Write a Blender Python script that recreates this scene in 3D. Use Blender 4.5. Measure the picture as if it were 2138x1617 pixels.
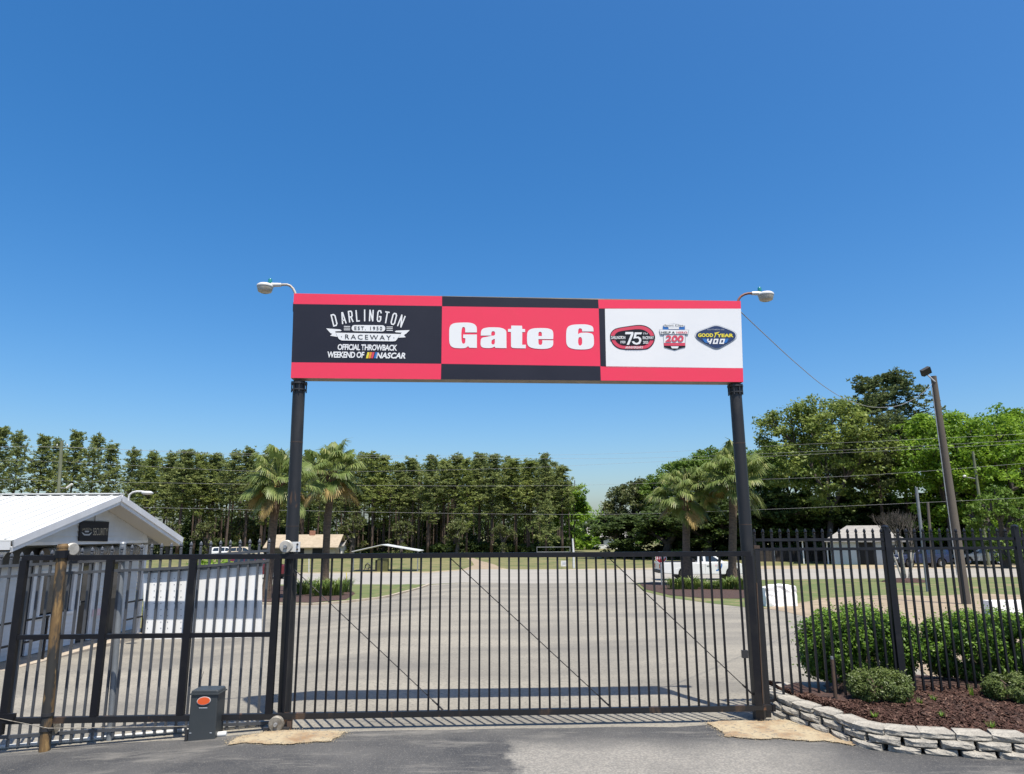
import bpy, bmesh, math, random
import numpy as np
from mathutils import Vector, Matrix
for o in list(bpy.data.objects): bpy.data.objects.remove(o)
SC = bpy.context.scene
COL = SC.collection
R = math.radians
# ------------------------------------------------------------------ camera
FPX, CX, CY = 1480.0, 1069.0, 808.5
CAM = Vector((0, 0, 2.24))
PITCH, ROLL = math.atan(307 / 1480), R(-0.25)
cam_d = bpy.data.cameras.new('camera')
cam_d.sensor_width = 36.0
cam_d.lens = 36.0 * FPX / 2138.0
cam_d.clip_start = 0.1
cam_d.clip_end = 6000
cam = bpy.data.objects.new('camera', cam_d)
COL.objects.link(cam)
CM = Matrix.Translation(CAM) @ Matrix.Rotation(math.pi / 2 + PITCH, 4, 'X') @ Matrix.Rotation(ROLL, 4, 'Z')
cam.matrix_world = CM
SC.camera = cam
# ------------------------------------------------------------------ sky, sun, exposure
SUN = Vector((0.9, -1.7, 5.0)).normalized()
wd = bpy.data.worlds.new('World')
SC.world = wd
wd.use_nodes = True
nt = wd.node_tree
sky = nt.nodes.new('ShaderNodeTexSky')
sky.sky_type = 'NISHITA'
sky.sun_disc = False
sky.sun_elevation = math.asin(SUN.z)
sky.sun_rotation = math.atan2(SUN.x, SUN.y)
sky.altitude = 0
sky.air_density = 1.0
sky.dust_density = 2.0
sky.ozone_density = 4.0
bg = nt.nodes['Background']
bg.inputs['Strength'].default_value = 0.114
hs = nt.nodes.new('ShaderNodeHueSaturation')      # a clear, deep blue spring sky
hs.inputs['Saturation'].default_value = 1.37
nt.links.new(sky.outputs['Color'], hs.inputs['Color'])
nt.links.new(hs.outputs['Color'], bg.inputs['Color'])
sl = bpy.data.lights.new('sun', 'SUN')
sl.energy = 5.0
sl.angle = R(0.53)
sl.color = (1.0, 0.935, 0.83)
so = bpy.data.objects.new('sun', sl)
COL.objects.link(so)
so.rotation_euler = (-SUN).to_track_quat('-Z', 'Y').to_euler()
so.location = (0, 0, 60)
SC.view_settings.view_transform = 'Standard'
SC.view_settings.look = 'None'
SC.view_settings.exposure = 0.66
SC.view_settings.gamma = 1.0
SC.cycles.max_bounces = 6
SC.cycles.transparent_max_bounces = 8
# ------------------------------------------------------------------ where things stand
def ray(px, py):
    return (CM.to_3x3() @ Vector(((px - CX) / FPX, -(py - CY) / FPX, -1.0))).normalized()
def at_y(px, py, Y):
    d = ray(px, py); return CAM + d * ((Y - CAM.y) / d.y)
def at_x(px, py, X):
    d = ray(px, py); return CAM + d * ((X - CAM.x) / d.x)
def on_line(px, py, y0, m, x0):
    """ray meets the upright plane y = y0 + m (x - x0)"""
    d = ray(px, py)
    return CAM + d * ((y0 - m * x0) / (d.y - m * d.x))
YA, YB, ZB, XA, XB, SX = 11.0, 46.0, -0.75, -2.9, -7.4, 0.07
def gz(x, y):
    t = min(max((y - YA) / (YB - YA), 0), 1)
    return ZB * t + SX * min(0, max(x - XA, XB - XA))
def ground(px, py):
    d = ray(px, py); z = 0.0; p = None
    for i in range(30):
        k = (z - CAM.z) / d.z
        p = CAM + d * k
        z = gz(p.x, p.y)
    return p
# ------------------------------------------------------------------ things, parts, tags
def tag(o, label=None, cat=None, group=None, kind=None):
    if label: o['label'] = label
    if cat: o['category'] = cat
    if group: o['group'] = group
    if kind: o['kind'] = kind
    return o
def thing(name, label, cat, loc=(0, 0, 0), rz=0.0, group=None):
    o = bpy.data.objects.new(name, None)
    o.empty_display_size = 0.2
    COL.objects.link(o)
    o.location = loc; o.rotation_euler = (0, 0, rz)
    return tag(o, label, cat, group)
def world_of(o):
    while o.parent: o = o.parent
    return Matrix.Translation(o.location) @ o.rotation_euler.to_matrix().to_4x4()
def link(name, me, parent=None, loc=None, rz=None, scale=None):
    o = bpy.data.objects.new(name, me)
    COL.objects.link(o)
    if parent: o.parent = parent
    if loc is not None: o.location = loc
    if rz is not None: o.rotation_euler = (0, 0, rz)
    if scale is not None: o.scale = scale
    return o
def copy_tree(o, parent=None):
    c = o.copy(); COL.objects.link(c); c.parent = parent
    for ch in o.children: copy_tree(ch, c)
    return c
class MB:
    def __init__(s): s.v = []; s.f = []; s.t = []
    def add(s, vs, fs, tint=0.5):
        n = len(s.v)
        s.v += [tuple(v) for v in vs]
        s.f += [tuple(i + n for i in f) for f in fs]
        s.t += [tint] * len(fs)
        return s
    def box(s, c, d, m=None):
        c = Vector(c); h = Vector(d) / 2
        vs = [Vector((sx * h.x, sy * h.y, sz * h.z)) for sz in (-1, 1) for sy in (-1, 1) for sx in (-1, 1)]
        if m is not None: vs = [m @ v for v in vs]
        return s.add([c + v for v in vs], [(0, 2, 3, 1), (4, 5, 7, 6), (0, 1, 5, 4), (2, 6, 7, 3), (0, 4, 6, 2), (1, 3, 7, 5)])
    def bx(s, x0, x1, y0, y1, z0, z1):
        return s.box(((x0 + x1) / 2, (y0 + y1) / 2, (z0 + z1) / 2), (x1 - x0, y1 - y0, z1 - z0))
    def beam(s, a, b, w, h, up=(0, 0, 1)):
        a = Vector(a); b = Vector(b); d = (b - a); L = d.length; d.normalize()
        u = Vector(up); x = d.cross(u)
        if x.length < 1e-4: x = d.cross(Vector((0, 1, 0)))
        x.normalize(); z = x.cross(d)
        m = Matrix((x, d, z)).transposed()
        return s.box((a + b) / 2, (w, L, h), m)
    def tube(s, pts, r, n=10, cap=True):
        pts = [Vector(p) for p in pts]
        rs = r if isinstance(r, (list, tuple)) else [r] * len(pts)
        vs = []; fs = []
        ref = None
        for i, p in enumerate(pts):
            d = (pts[min(i + 1, len(pts) - 1)] - pts[max(i - 1, 0)]).normalized()
            if ref is None:
                ref = d.cross(Vector((0.31, 0.92, 0.17)))
                if ref.length < 1e-3: ref = d.cross(Vector((1, 0, 0)))
            x = (ref - d * ref.dot(d)).normalized(); ref = x
            y = d.cross(x)
            for k in range(n):
                a = 2 * math.pi * k / n
                vs.append(p + (x * math.cos(a) + y * math.sin(a)) * rs[i])
        for i in range(len(pts) - 1):
            for k in range(n):
                k2 = (k + 1) % n
                fs.append((i * n + k, i * n + k2, (i + 1) * n + k2, (i + 1) * n + k))
        if cap:
            fs.append(tuple(range(n - 1, -1, -1)))
            fs.append(tuple((len(pts) - 1) * n + k for k in range(n)))
        return s.add(vs, fs)
    def lathe(s, prof, o=(0, 0, 0), ax=(0, 0, 1), n=20):
        """prof: (radius, height along ax)"""
        ax = Vector(ax).normalized(); o = Vector(o)
        x = ax.cross(Vector((0.2, 0.9, 0.3)));
        if x.length < 1e-3: x = ax.cross(Vector((1, 0, 0)))
        x.normalize(); y = ax.cross(x)
        vs = []; fs = []
        for (r, h) in prof:
            for k in range(n):
                a = 2 * math.pi * k / n
                vs.append(o + ax * h + (x * math.cos(a) + y * math.sin(a)) * max(r, 1e-4))
        for i in range(len(prof) - 1):
            for k in range(n):
                k2 = (k + 1) % n
                fs.append((i * n + k, i * n + k2, (i + 1) * n + k2, (i + 1) * n + k))
        return s.add(vs, fs)
    def prism(s, poly, a, b):
        """closed outline given as 3-D points at side a, shifted by vector b-a"""
        n = len(poly); sh = Vector(b) - Vector(a)
        p0 = [Vector(p) for p in poly]; p1 = [p + sh for p in p0]
        fs = [tuple(range(n - 1, -1, -1)), tuple(range(n, 2 * n))]
        fs += [(i, (i + 1) % n, n + (i + 1) % n, n + i) for i in range(n)]
        return s.add(p0 + p1, fs)
    def quad(s, a, b, c, d): return s.add([a, b, c, d], [(0, 1, 2, 3)])
    def mesh(s, name, mat=None, smooth=False, mx=None, tint=False):
        me = bpy.data.meshes.new(name)
        vs = s.v if mx is None else [tuple(mx @ Vector(v)) for v in s.v]
        me.from_pydata(vs, [], s.f)
        if smooth:
            me.polygons.foreach_set('use_smooth', [True] * len(s.f))
        if tint:
            at = me.attributes.new('tint', 'FLOAT', 'FACE'); at.data.foreach_set('value', s.t)
        if mat: me.materials.append(mat)
        me.validate(); me.update()
        return me
    def build(s, name, mat, parent=None, smooth=False, local=False, tint=False):
        mx = None
        if parent is not None and not local: mx = world_of(parent).inverted()
        me = s.mesh(name, mat, smooth, mx, tint)
        if smooth:
            bm = bmesh.new(); bm.from_mesh(me)
            for e in bm.edges:
                if len(e.link_faces) == 2 and e.calc_face_angle(0) > R(40): e.smooth = False
            bm.normal_update(); bm.to_mesh(me); bm.free()
        return link(name, me, parent)
def fix_normals(o):
    bm = bmesh.new(); bm.from_mesh(o.data)
    bmesh.ops.recalc_face_normals(bm, faces=bm.faces)
    bm.to_mesh(o.data); bm.free(); return o
def fast_mesh(name, V, F, mat, tint=None):
    V = np.asarray(V, dtype=np.float32); F = np.asarray(F, dtype=np.int32)
    k = F.shape[1]; me = bpy.data.meshes.new(name)
    me.vertices.add(len(V)); me.vertices.foreach_set('co', V.ravel())
    me.loops.add(F.size); me.loops.foreach_set('vertex_index', F.ravel())
    me.polygons.add(len(F)); me.polygons.foreach_set('loop_start', np.arange(0, F.size, k, dtype=np.int32))
    me.polygons.foreach_set('loop_total', np.full(len(F), k, dtype=np.int32))
    if tint is not None:
        at = me.attributes.new('tint', 'FLOAT', 'FACE'); at.data.foreach_set('value', np.asarray(tint, dtype=np.float32))
    me.materials.append(mat); me.update(calc_edges=True)
    return me
# ------------------------------------------------------------------ materials
MATS = {}
ALB = 0.80      # all paint and ground tones share one scale, set with the exposure
def mat(name, c, rough=0.6, c2=None, scale=3.0, detail=6.0, lo=0.4, hi=0.6, c3=None, scale3=40.0, lo3=0.55, hi3=0.7,
        metal=0.0, bump=0.0, bscale=60.0, spec=0.5, stretch=None, coord='Object', trans=0.0, coat=0.0, ior=None):
    """base colour, a second colour in noise patches, a third in finer specks, and fine relief"""
    m = bpy.data.materials.new(name); m.use_nodes = True
    N = m.node_tree.nodes; L = m.node_tree.links
    b = N['Principled BSDF']
    b.inputs['Roughness'].default_value = rough
    b.inputs['Metallic'].default_value = metal
    b.inputs['Specular IOR Level'].default_value = spec
    if coat: b.inputs['Coat Weight'].default_value = coat; b.inputs['Coat Roughness'].default_value = 0.05
    c = tuple(v * ALB for v in c) + (1,)
    b.inputs['Base Color'].default_value = c
    vec = None
    if c2 is not None or c3 is not None or bump:
        tc = N.new('ShaderNodeTexCoord'); mp = N.new('ShaderNodeMapping')
        L.new(tc.outputs[coord], mp.inputs['Vector'])
        if stretch: mp.inputs['Scale'].default_value = stretch
        vec = mp.outputs['Vector']
    def noise(sc, det, lo, hi, rgh=0.6):
        n = N.new('ShaderNodeTexNoise'); n.inputs['Scale'].default_value = sc
        n.inputs['Detail'].default_value = det; n.inputs['Roughness'].default_value = rgh
        L.new(vec, n.inputs['Vector'])
        r = N.new('ShaderNodeMapRange'); r.inputs['From Min'].default_value = lo; r.inputs['From Max'].default_value = hi
        L.new(n.outputs['Fac'], r.inputs['Value']); return r.outputs['Result'], n.outputs['Fac']
    cur = None
    def mix(fac, a, bcol):
        x = N.new('ShaderNodeMix'); x.data_type = 'RGBA'
        L.new(fac, x.inputs['Factor'])
        if isinstance(a, tuple): x.inputs[6].default_value = a
        else: L.new(a, x.inputs[6])
        x.inputs[7].default_value = tuple(v * ALB for v in bcol) + (1,)
        return x.outputs[2]
    cur = c
    if c2 is not None: cur = mix(noise(scale, detail, lo, hi)[0], cur, c2)
    if c3 is not None: cur = mix(noise(scale3, 3.0, lo3, hi3)[0], cur, c3)
    if not isinstance(cur, tuple): L.new(cur, b.inputs['Base Color'])
    if bump:
        bp = N.new('ShaderNodeBump'); bp.inputs['Strength'].default_value = bump; bp.inputs['Distance'].default_value = 0.02
        L.new(noise(bscale, 4.0, 0, 1)[1], bp.inputs['Height']); L.new(bp.outputs['Normal'], b.inputs['Normal'])
    if trans:
        b.inputs['Transmission Weight'].default_value = trans
    if ior: b.inputs['IOR'].default_value = ior
    MATS[name] = m; return m
def leaf_mat(name, dark, light, rough=0.5, thru=0.35, spec=0.3, third=None):
    """leaf colour runs from dark to light over the leaves (attribute tint), some light passes through"""
    m = bpy.data.materials.new(name); m.use_nodes = True
    N = m.node_tree.nodes; L = m.node_tree.links
    b = N['Principled BSDF']; b.inputs['Roughness'].default_value = rough; b.inputs['Specular IOR Level'].default_value = spec
    a = N.new('ShaderNodeAttribute'); a.attribute_name = 'tint'
    r = N.new('ShaderNodeValToRGB')
    r.color_ramp.elements[0].color = tuple(dark) + (1,); r.color_ramp.elements[1].color = tuple(light) + (1,)
    if third is not None:
        r.color_ramp.elements[1].position = 0.8
        e = r.color_ramp.elements.new(0.97); e.color = tuple(third) + (1,)
    L.new(a.outputs['Fac'], r.inputs['Fac']); L.new(r.outputs['Color'], b.inputs['Base Color'])
    t = N.new('ShaderNodeBsdfTranslucent'); L.new(r.outputs['Color'], t.inputs['Color'])
    mx = N.new('ShaderNodeMixShader'); mx.inputs['Fac'].default_value = thru
    L.new(b.outputs['BSDF'], mx.inputs[1]); L.new(t.outputs['BSDF'], mx.inputs[2])
    L.new(mx.outputs['Shader'], N['Material Output'].inputs['Surface'])
    MATS[name] = m; return m
mat('black_paint', (0.008, 0.008, 0.011), 0.45, spec=0.3, c2=(0.016, 0.015, 0.016), scale=5, lo=0.5, hi=0.7, bump=0.08, bscale=30)
mat('fence_paint', (0.010, 0.011, 0.015), 0.42, spec=0.35, c2=(0.022, 0.022, 0.027), scale=4, lo=0.5, hi=0.7)
mat('worn_black', (0.012, 0.012, 0.014), 0.45, c2=(0.07, 0.045, 0.03), scale=4, lo=0.58, hi=0.66, c3=(0.16, 0.075, 0.035), scale3=9, lo3=0.66, hi3=0.72, stretch=(1, 1, 0.35), bump=0.1, bscale=25)
mat('post_black', (0.014, 0.015, 0.018), 0.5, c2=(0.035, 0.033, 0.032), scale=2.2, lo=0.5, hi=0.62, c3=(0.10, 0.055, 0.03), scale3=7, lo3=0.68, hi3=0.74, stretch=(1, 1, 0.3), bump=0.1, bscale=18)
mat('rust_yellow', (0.030, 0.029, 0.026), 0.75, c2=(0.19, 0.115, 0.045), scale=7, detail=8, lo=0.47, hi=0.55, c3=(0.30, 0.19, 0.075), scale3=15, lo3=0.58, hi3=0.64, stretch=(1, 1, 0.22), bump=0.3, bscale=30)
mat('rusty_steel', (0.10, 0.06, 0.038), 0.8, c2=(0.045, 0.032, 0.026), scale=6, lo=0.42, hi=0.6, stretch=(1, 1, 0.4), bump=0.25, bscale=40)
mat('grey_steel', (0.20, 0.22, 0.24), 0.45, c2=(0.26, 0.28, 0.30), scale=3, lo=0.4, hi=0.6, metal=0.2)
mat('zinc', (0.52, 0.53, 0.54), 0.42, c2=(0.36, 0.37, 0.38), scale=9, metal=0.6)
mat('pale_paint', (0.72, 0.73, 0.72), 0.4, c2=(0.6, 0.6, 0.57), scale=5)
mat('lamp_white', (0.74, 0.74, 0.72), 0.35)
mat('lamp_lens', (0.55, 0.52, 0.45), 0.2, c2=(0.42, 0.38, 0.3), scale=12, spec=0.7)
mat('teal_cell', (0.02, 0.22, 0.22), 0.25)
mat('pipe_rust', (0.27, 0.09, 0.05), 0.6, c2=(0.16, 0.06, 0.04), scale=9)
mat('pipe_grey', (0.50, 0.46, 0.40), 0.5, c2=(0.30, 0.24, 0.18), scale=8, lo=0.5, hi=0.65)
mat('wheel_iron', (0.30, 0.28, 0.24), 0.6, c2=(0.17, 0.15, 0.12), scale=14, metal=0.3, bump=0.2)
mat('wheel_zinc', (0.55, 0.52, 0.46), 0.5, c2=(0.42, 0.40, 0.35), scale=14, metal=0.2)
mat('dark_metal', (0.03, 0.03, 0.032), 0.5)
# sign print
mat('sign_red', (0.93, 0.050, 0.120), 0.5, c2=(0.88, 0.058, 0.115), scale=0.8, spec=0.25, bump=0.12, bscale=1.6)
mat('sign_black', (0.016, 0.018, 0.032), 0.5, c2=(0.021, 0.023, 0.038), scale=0.8, spec=0.25, bump=0.12, bscale=1.6)
mat('sign_white', (0.88, 0.88, 0.88), 0.42, c2=(0.84, 0.85, 0.86), scale=0.7, bump=0.12, bscale=1.6)
mat('print_white', (0.87, 0.88, 0.88), 0.45)
mat('print_ink', (0.011, 0.013, 0.020), 0.5, spec=0.2)
mat('print_red', (0.70, 0.06, 0.11), 0.45)
mat('print_navy', (0.012, 0.035, 0.12), 0.45)
mat('print_blue', (0.02, 0.16, 0.50), 0.45)
mat('print_yellow', (0.85, 0.72, 0.05), 0.45)
mat('print_orange', (0.85, 0.30, 0.03), 0.45)
mat('print_silver', (0.45, 0.48, 0.52), 0.45)
mat('print_grey', (0.25, 0.26, 0.28), 0.45)
mat('sign_frame', (0.36, 0.30, 0.22), 0.6, c2=(0.26, 0.22, 0.17), scale=4)
# ground
mat('old_asphalt', (0.315, 0.290, 0.236), 0.92, c2=(0.180, 0.169, 0.145), scale=0.42, detail=10, lo=0.38, hi=0.66, c3=(0.125, 0.116, 0.10), scale3=42, lo3=0.52, hi3=0.66, bump=0.35, bscale=70, stretch=(0.5, 1.2, 1))
mat('road_concrete', (0.345, 0.325, 0.285), 0.9, c2=(0.28, 0.265, 0.235), scale=0.5, detail=8, lo=0.35, hi=0.65, stretch=(0.35, 1.6, 1), bump=0.1)
mat('shoulder_sand', (0.40, 0.33, 0.22), 0.95, c2=(0.31, 0.255, 0.175), scale=0.7, detail=8)
mat('dirt', (0.37, 0.29, 0.20), 0.95, c2=(0.26, 0.205, 0.14), scale=1.1, detail=9, lo=0.35, hi=0.65, c3=(0.22, 0.19, 0.10), scale3=2.3, lo3=0.57, hi3=0.66, bump=0.3, bscale=30)
mat('mulch', (0.072, 0.036, 0.026), 0.95, c2=(0.040, 0.021, 0.016), scale=14, detail=8, lo=0.4, hi=0.6, c3=(0.12, 0.068, 0.05), scale3=60, lo3=0.58, hi3=0.7, bump=1.0, bscale=45)
mat('pad_concrete', (0.40, 0.33, 0.215), 0.9, c2=(0.27, 0.175, 0.095), scale=3.2, detail=9, lo=0.44, hi=0.66, c3=(0.19, 0.17, 0.135), scale3=26, lo3=0.54, hi3=0.66, bump=0.35, bscale=40)
mat('kerb', (0.50, 0.43, 0.33), 0.9, c2=(0.38, 0.32, 0.25), scale=3, bump=0.2)
mat('block', (0.42, 0.395, 0.34), 0.95, c2=(0.31, 0.29, 0.25), scale=7, detail=8, c3=(0.21, 0.20, 0.18), scale3=45, lo3=0.52, hi3=0.66, bump=0.6, bscale=55)
def forecourt_mat():
    """dark sealed asphalt; worn pale streaks left, a pale unsealed rectangle in the middle"""
    m = bpy.data.materials.new('sealed_asphalt'); m.use_nodes = True
    N = m.node_tree.nodes; L = m.node_tree.links; b = N['Principled BSDF']
    b.inputs['Roughness'].default_value = 0.82
    tc = N.new('ShaderNodeTexCoord'); P = tc.outputs['Object']
    def noise(sc, det=6, st=None, rg=0.6):
        n = N.new('ShaderNodeTexNoise'); n.inputs['Scale'].default_value = sc; n.inputs['Detail'].default_value = det
        n.inputs['Roughness'].default_value = rg
        if st:
            mp = N.new('ShaderNodeMapping'); mp.inputs['Scale'].default_value = st
            mp.inputs['Rotation'].default_value = (0, 0, R(14))
            L.new(P, mp.inputs['Vector']); L.new(mp.outputs['Vector'], n.inputs['Vector'])
        else: L.new(P, n.inputs['Vector'])
        return n.outputs['Fac']
    def rng(v, lo, hi, a=0.0, c=1.0):
        r = N.new('ShaderNodeMapRange'); r.inputs['From Min'].default_value = lo; r.inputs['From Max'].default_value = hi
        r.inputs['To Min'].default_value = a; r.inputs['To Max'].default_value = c
        L.new(v, r.inputs['Value']); return r.outputs['Result']
    def op(k, a, c):
        x = N.new('ShaderNodeMath'); x.operation = k
        for i, q in enumerate((a, c)):
            if isinstance(q, (int, float)): x.inputs[i].default_value = q
            else: L.new(q, x.inputs[i])
        return x.outputs[0]
    def mix(f, a, c):
        x = N.new('ShaderNodeMix'); x.data_type = 'RGBA'; L.new(f, x.inputs['Factor'])
        for i, q in ((6, a), (7, c)):
            if isinstance(q, tuple): x.inputs[i].default_value = q + (1,)
            else: L.new(q, x.inputs[i])
        return x.outputs[2]
    sp = N.new('ShaderNodeSeparateXYZ'); L.new(P, sp.inputs['Vector'])
    wob = rng(noise(2.2, 6), 0.2, 0.8, -0.28, 0.28)
    X = op('ADD', sp.outputs['X'], wob); Y = op('ADD', sp.outputs['Y'], rng(noise(1.4, 6), 0.2, 0.8, -0.25, 0.25))
    inx = op('MULTIPLY', rng(X, -0.12, 0.05), rng(X, 2.35, 3.6, 1, 0))
    iny = rng(Y, 8.05, 8.6, 1, 0)
    patch = op('MULTIPLY', op('MULTIPLY', inx, iny), rng(noise(0.9, 8), 0.22, 0.5, 0.35, 0.9))
    base = mix(rng(noise(0.7, 9), 0.35, 0.68), (0.026, 0.0275, 0.030), (0.082, 0.080, 0.076))
    specks = rng(noise(75, 2), 0.57, 0.68)
    base = mix(op('MULTIPLY', specks, 0.8), base, (0.145, 0.138, 0.128))
    streak = rng(noise(1.3, 10, (0.5, 2.4, 1), 0.72), 0.52, 0.66)
    base = mix(op('MULTIPLY', streak, 0.6), base, (0.19, 0.18, 0.16))
    chip = rng(noise(3.1, 10, (0.6, 2.0, 1), 0.75), 0.685, 0.70)
    base = mix(op('MULTIPLY', chip, 0.75), base, (0.36, 0.33, 0.27))
    worn = mix(rng(noise(42, 3), 0.42, 0.62), (0.155, 0.149, 0.134), (0.255, 0.240, 0.21))
    col = mix(patch, base, worn)
    L.new(col, b.inputs['Base Color'])
    bp = N.new('ShaderNodeBump'); bp.inputs['Strength'].default_value = 0.4; bp.inputs['Distance'].default_value = 0.012
    L.new(noise(80, 3), bp.inputs['Height']); L.new(bp.outputs['Normal'], b.inputs['Normal'])
    return m
FORE = forecourt_mat()
mat('grass', (0.150, 0.145, 0.048), 0.9, c2=(0.205, 0.180, 0.075), scale=0.16, detail=9, lo=0.36, hi=0.64, c3=(0.085, 0.112, 0.026), scale3=0.55, lo3=0.48, hi3=0.62, bump=0.3, bscale=8)
mat('verge_grass', (0.086, 0.128, 0.030), 0.9, c2=(0.135, 0.155, 0.048), scale=0.5, detail=9, lo=0.36, hi=0.60, c3=(0.25, 0.19, 0.10), scale3=0.9, lo3=0.54, hi3=0.68, bump=0.5, bscale=22)
def sheet(name, outline, off, m, parent=None, struct=True, lift=0.0):
    """a flat-laid surface draped on the ground; outline as ground points"""
    bm = bmesh.new()
    vs = [bm.verts.new((p[0], p[1], 0)) for p in outline]
    es = [bm.edges.new((vs[i], vs[(i + 1) % len(vs)])) for i in range(len(vs))]
    bmesh.ops.triangle_fill(bm, edges=es, use_beauty=True)
    for co, no in (((0, YA, 0), (0, 1, 0)), ((0, YB, 0), (0, 1, 0)), ((XA, 0, 0), (1, 0, 0)), ((XB, 0, 0), (1, 0, 0))):
        bmesh.ops.bisect_plane(bm, geom=list(bm.verts) + list(bm.edges) + list(bm.faces), plane_co=co, plane_no=no, dist=1e-5)
    for v in bm.verts: v.co.z = gz(v.co.x, v.co.y) + off
    bmesh.ops.recalc_face_normals(bm, faces=bm.faces)
    if sum(f.normal.z for f in bm.faces) < 0: bmesh.ops.reverse_faces(bm, faces=bm.faces)
    me = bpy.data.meshes.new(name); bm.to_mesh(me); bm.free(); me.materials.append(m)
    o = link(name, me, parent)
    if struct: o['kind'] = 'structure'
    return o
def gp(*pts): return [ground(x, y) for x, y in pts]
sheet('ground', [(-3000, -60), (3000, -60), (3000, 4000), (-3000, 4000)], 0.0, MATS['grass'])
# the drive behind the gate, old pale asphalt
drive = [(-10.4, 7.0), (-10.4, 26.0)] + gp((470, 1258), (548, 1263), (650, 1264), (720, 1259), (790, 1251), (835, 1241), (872, 1231), (898, 1221.5),
        (1325, 1218.5), (1345, 1236), (1400, 1249), (1480, 1260), (1560, 1269), (1640, 1276), (1720, 1296), (1800, 1320), (1900, 1350)) + [(9.5, 12.0), (9.5, 7.0)]
sheet('driveway', drive, 0.004, MATS['old_asphalt'])
fore = [(-30, -30)] + [(-30, 8.2), (-9, 8.3)] + gp((-60, 1578), (60, 1572), (200, 1556), (390, 1546), (480, 1538), (560, 1531), (640, 1529), (720, 1530), (820, 1527), (930, 1526), (1040, 1523),
        (1180, 1522), (1300, 1519), (1410, 1520), (1480, 1515), (1540, 1522), (1600, 1530)) + [(3.3, 8.9), (12, 8.9), (30, 8.0), (30, -30)]
sheet('forecourt', fore, 0.008, FORE)
# road and its sandy edge, verges
near = gp((-500, 1226), (300, 1223), (620, 1221), (900, 1220), (1100, 1219), (1325, 1217.5), (1600, 1211), (2138, 1205), (2700, 1199))
far_ = gp((-500, 1203), (300, 1200), (620, 1198), (920, 1195), (1300, 1190), (1600, 1189), (2138, 1187), (2700, 1185))
sheet('road', near + far_[::-1], 0.008, MATS['road_concrete'])
far2 = gp((-500, 1200), (300, 1197.5), (620, 1196), (920, 1192.5), (985, 1188), (1030, 1185), (1075, 1190), (1300, 1187), (1600, 1182), (2138, 1178), (2700, 1174))
sheet('roadside_sand', [(p.x, p.y - 0.2) for p in far_] + [(p.x, p.y) for p in far2[::-1]], 0.004, MATS['shoulder_sand'])
sheet('farm_track', gp((965, 1190), (1050, 1189), (1035, 1180), (1005, 1172), (990, 1166), (975, 1166), (985, 1172), (990, 1180)), 0.0065, MATS['dirt'])
verge = gp((1330, 1218), (1346, 1235), (1400, 1248.5), (1480, 1259.5), (1560, 1268.5), (1640, 1275)) + gp((1720, 1262), (1850, 1258), (2138, 1256), (2600, 1256), (2600, 1200), (2138, 1205.5), (1600, 1211.5), (1330, 1217))
sheet('verge', verge, 0.0065, MATS['verge_grass'])
dirtp = gp((1590, 1270), (1660, 1262), (1720, 1250), (1790, 1246), (1850, 1243), (1950, 1245), (2040, 1240), (2138, 1243), (2600, 1243), (2600, 1420), (1950, 1420), (1800, 1322), (1720, 1298), (1640, 1278))
sheet('dirt_strip', dirtp, 0.0095, MATS['dirt'])
isl = gp((400, 1250), (470, 1258), (548, 1262.5), (650, 1263.5), (720, 1258.5), (790, 1250.5), (835, 1240.5), (872, 1230.5), (897, 1222), (850, 1221), (700, 1221.2), (560, 1221.8), (400, 1222.5))
sheet('island', isl, 0.03, MATS['verge_grass'])
sheet('mulch_bed', gp((400, 1247), (548, 1259), (650, 1260.5), (722, 1254), (742, 1241), (722, 1229), (640, 1225), (400, 1224)), 0.045, MATS['mulch'])
sheet('mulch_bed', gp((1336, 1221), (1350, 1232), (1400, 1244), (1470, 1250), (1546, 1251), (1580, 1244), (1560, 1230), (1500, 1222), (1400, 1217), (1345, 1217)), 0.02, MATS['mulch'])
def kerb_line(name, pts, w=0.16, h=0.11):
    b = MB()
    for a, c in zip(pts, pts[1:]):
        b.beam((a.x, a.y, gz(a.x, a.y) + h / 2 - 0.02), (c.x, c.y, gz(c.x, c.y) + h / 2 - 0.02), w, h)
    o = b.build(name, MATS['kerb']); o['kind'] = 'structure'; return o
kerb_line('kerb', gp((470, 1258.5), (548, 1263), (600, 1264), (650, 1264), (690, 1261.5), (720, 1259), (755, 1255), (790, 1251), (815, 1246.5), (835, 1241), (857, 1235), (872, 1231), (886, 1226), (896, 1222)))
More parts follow.
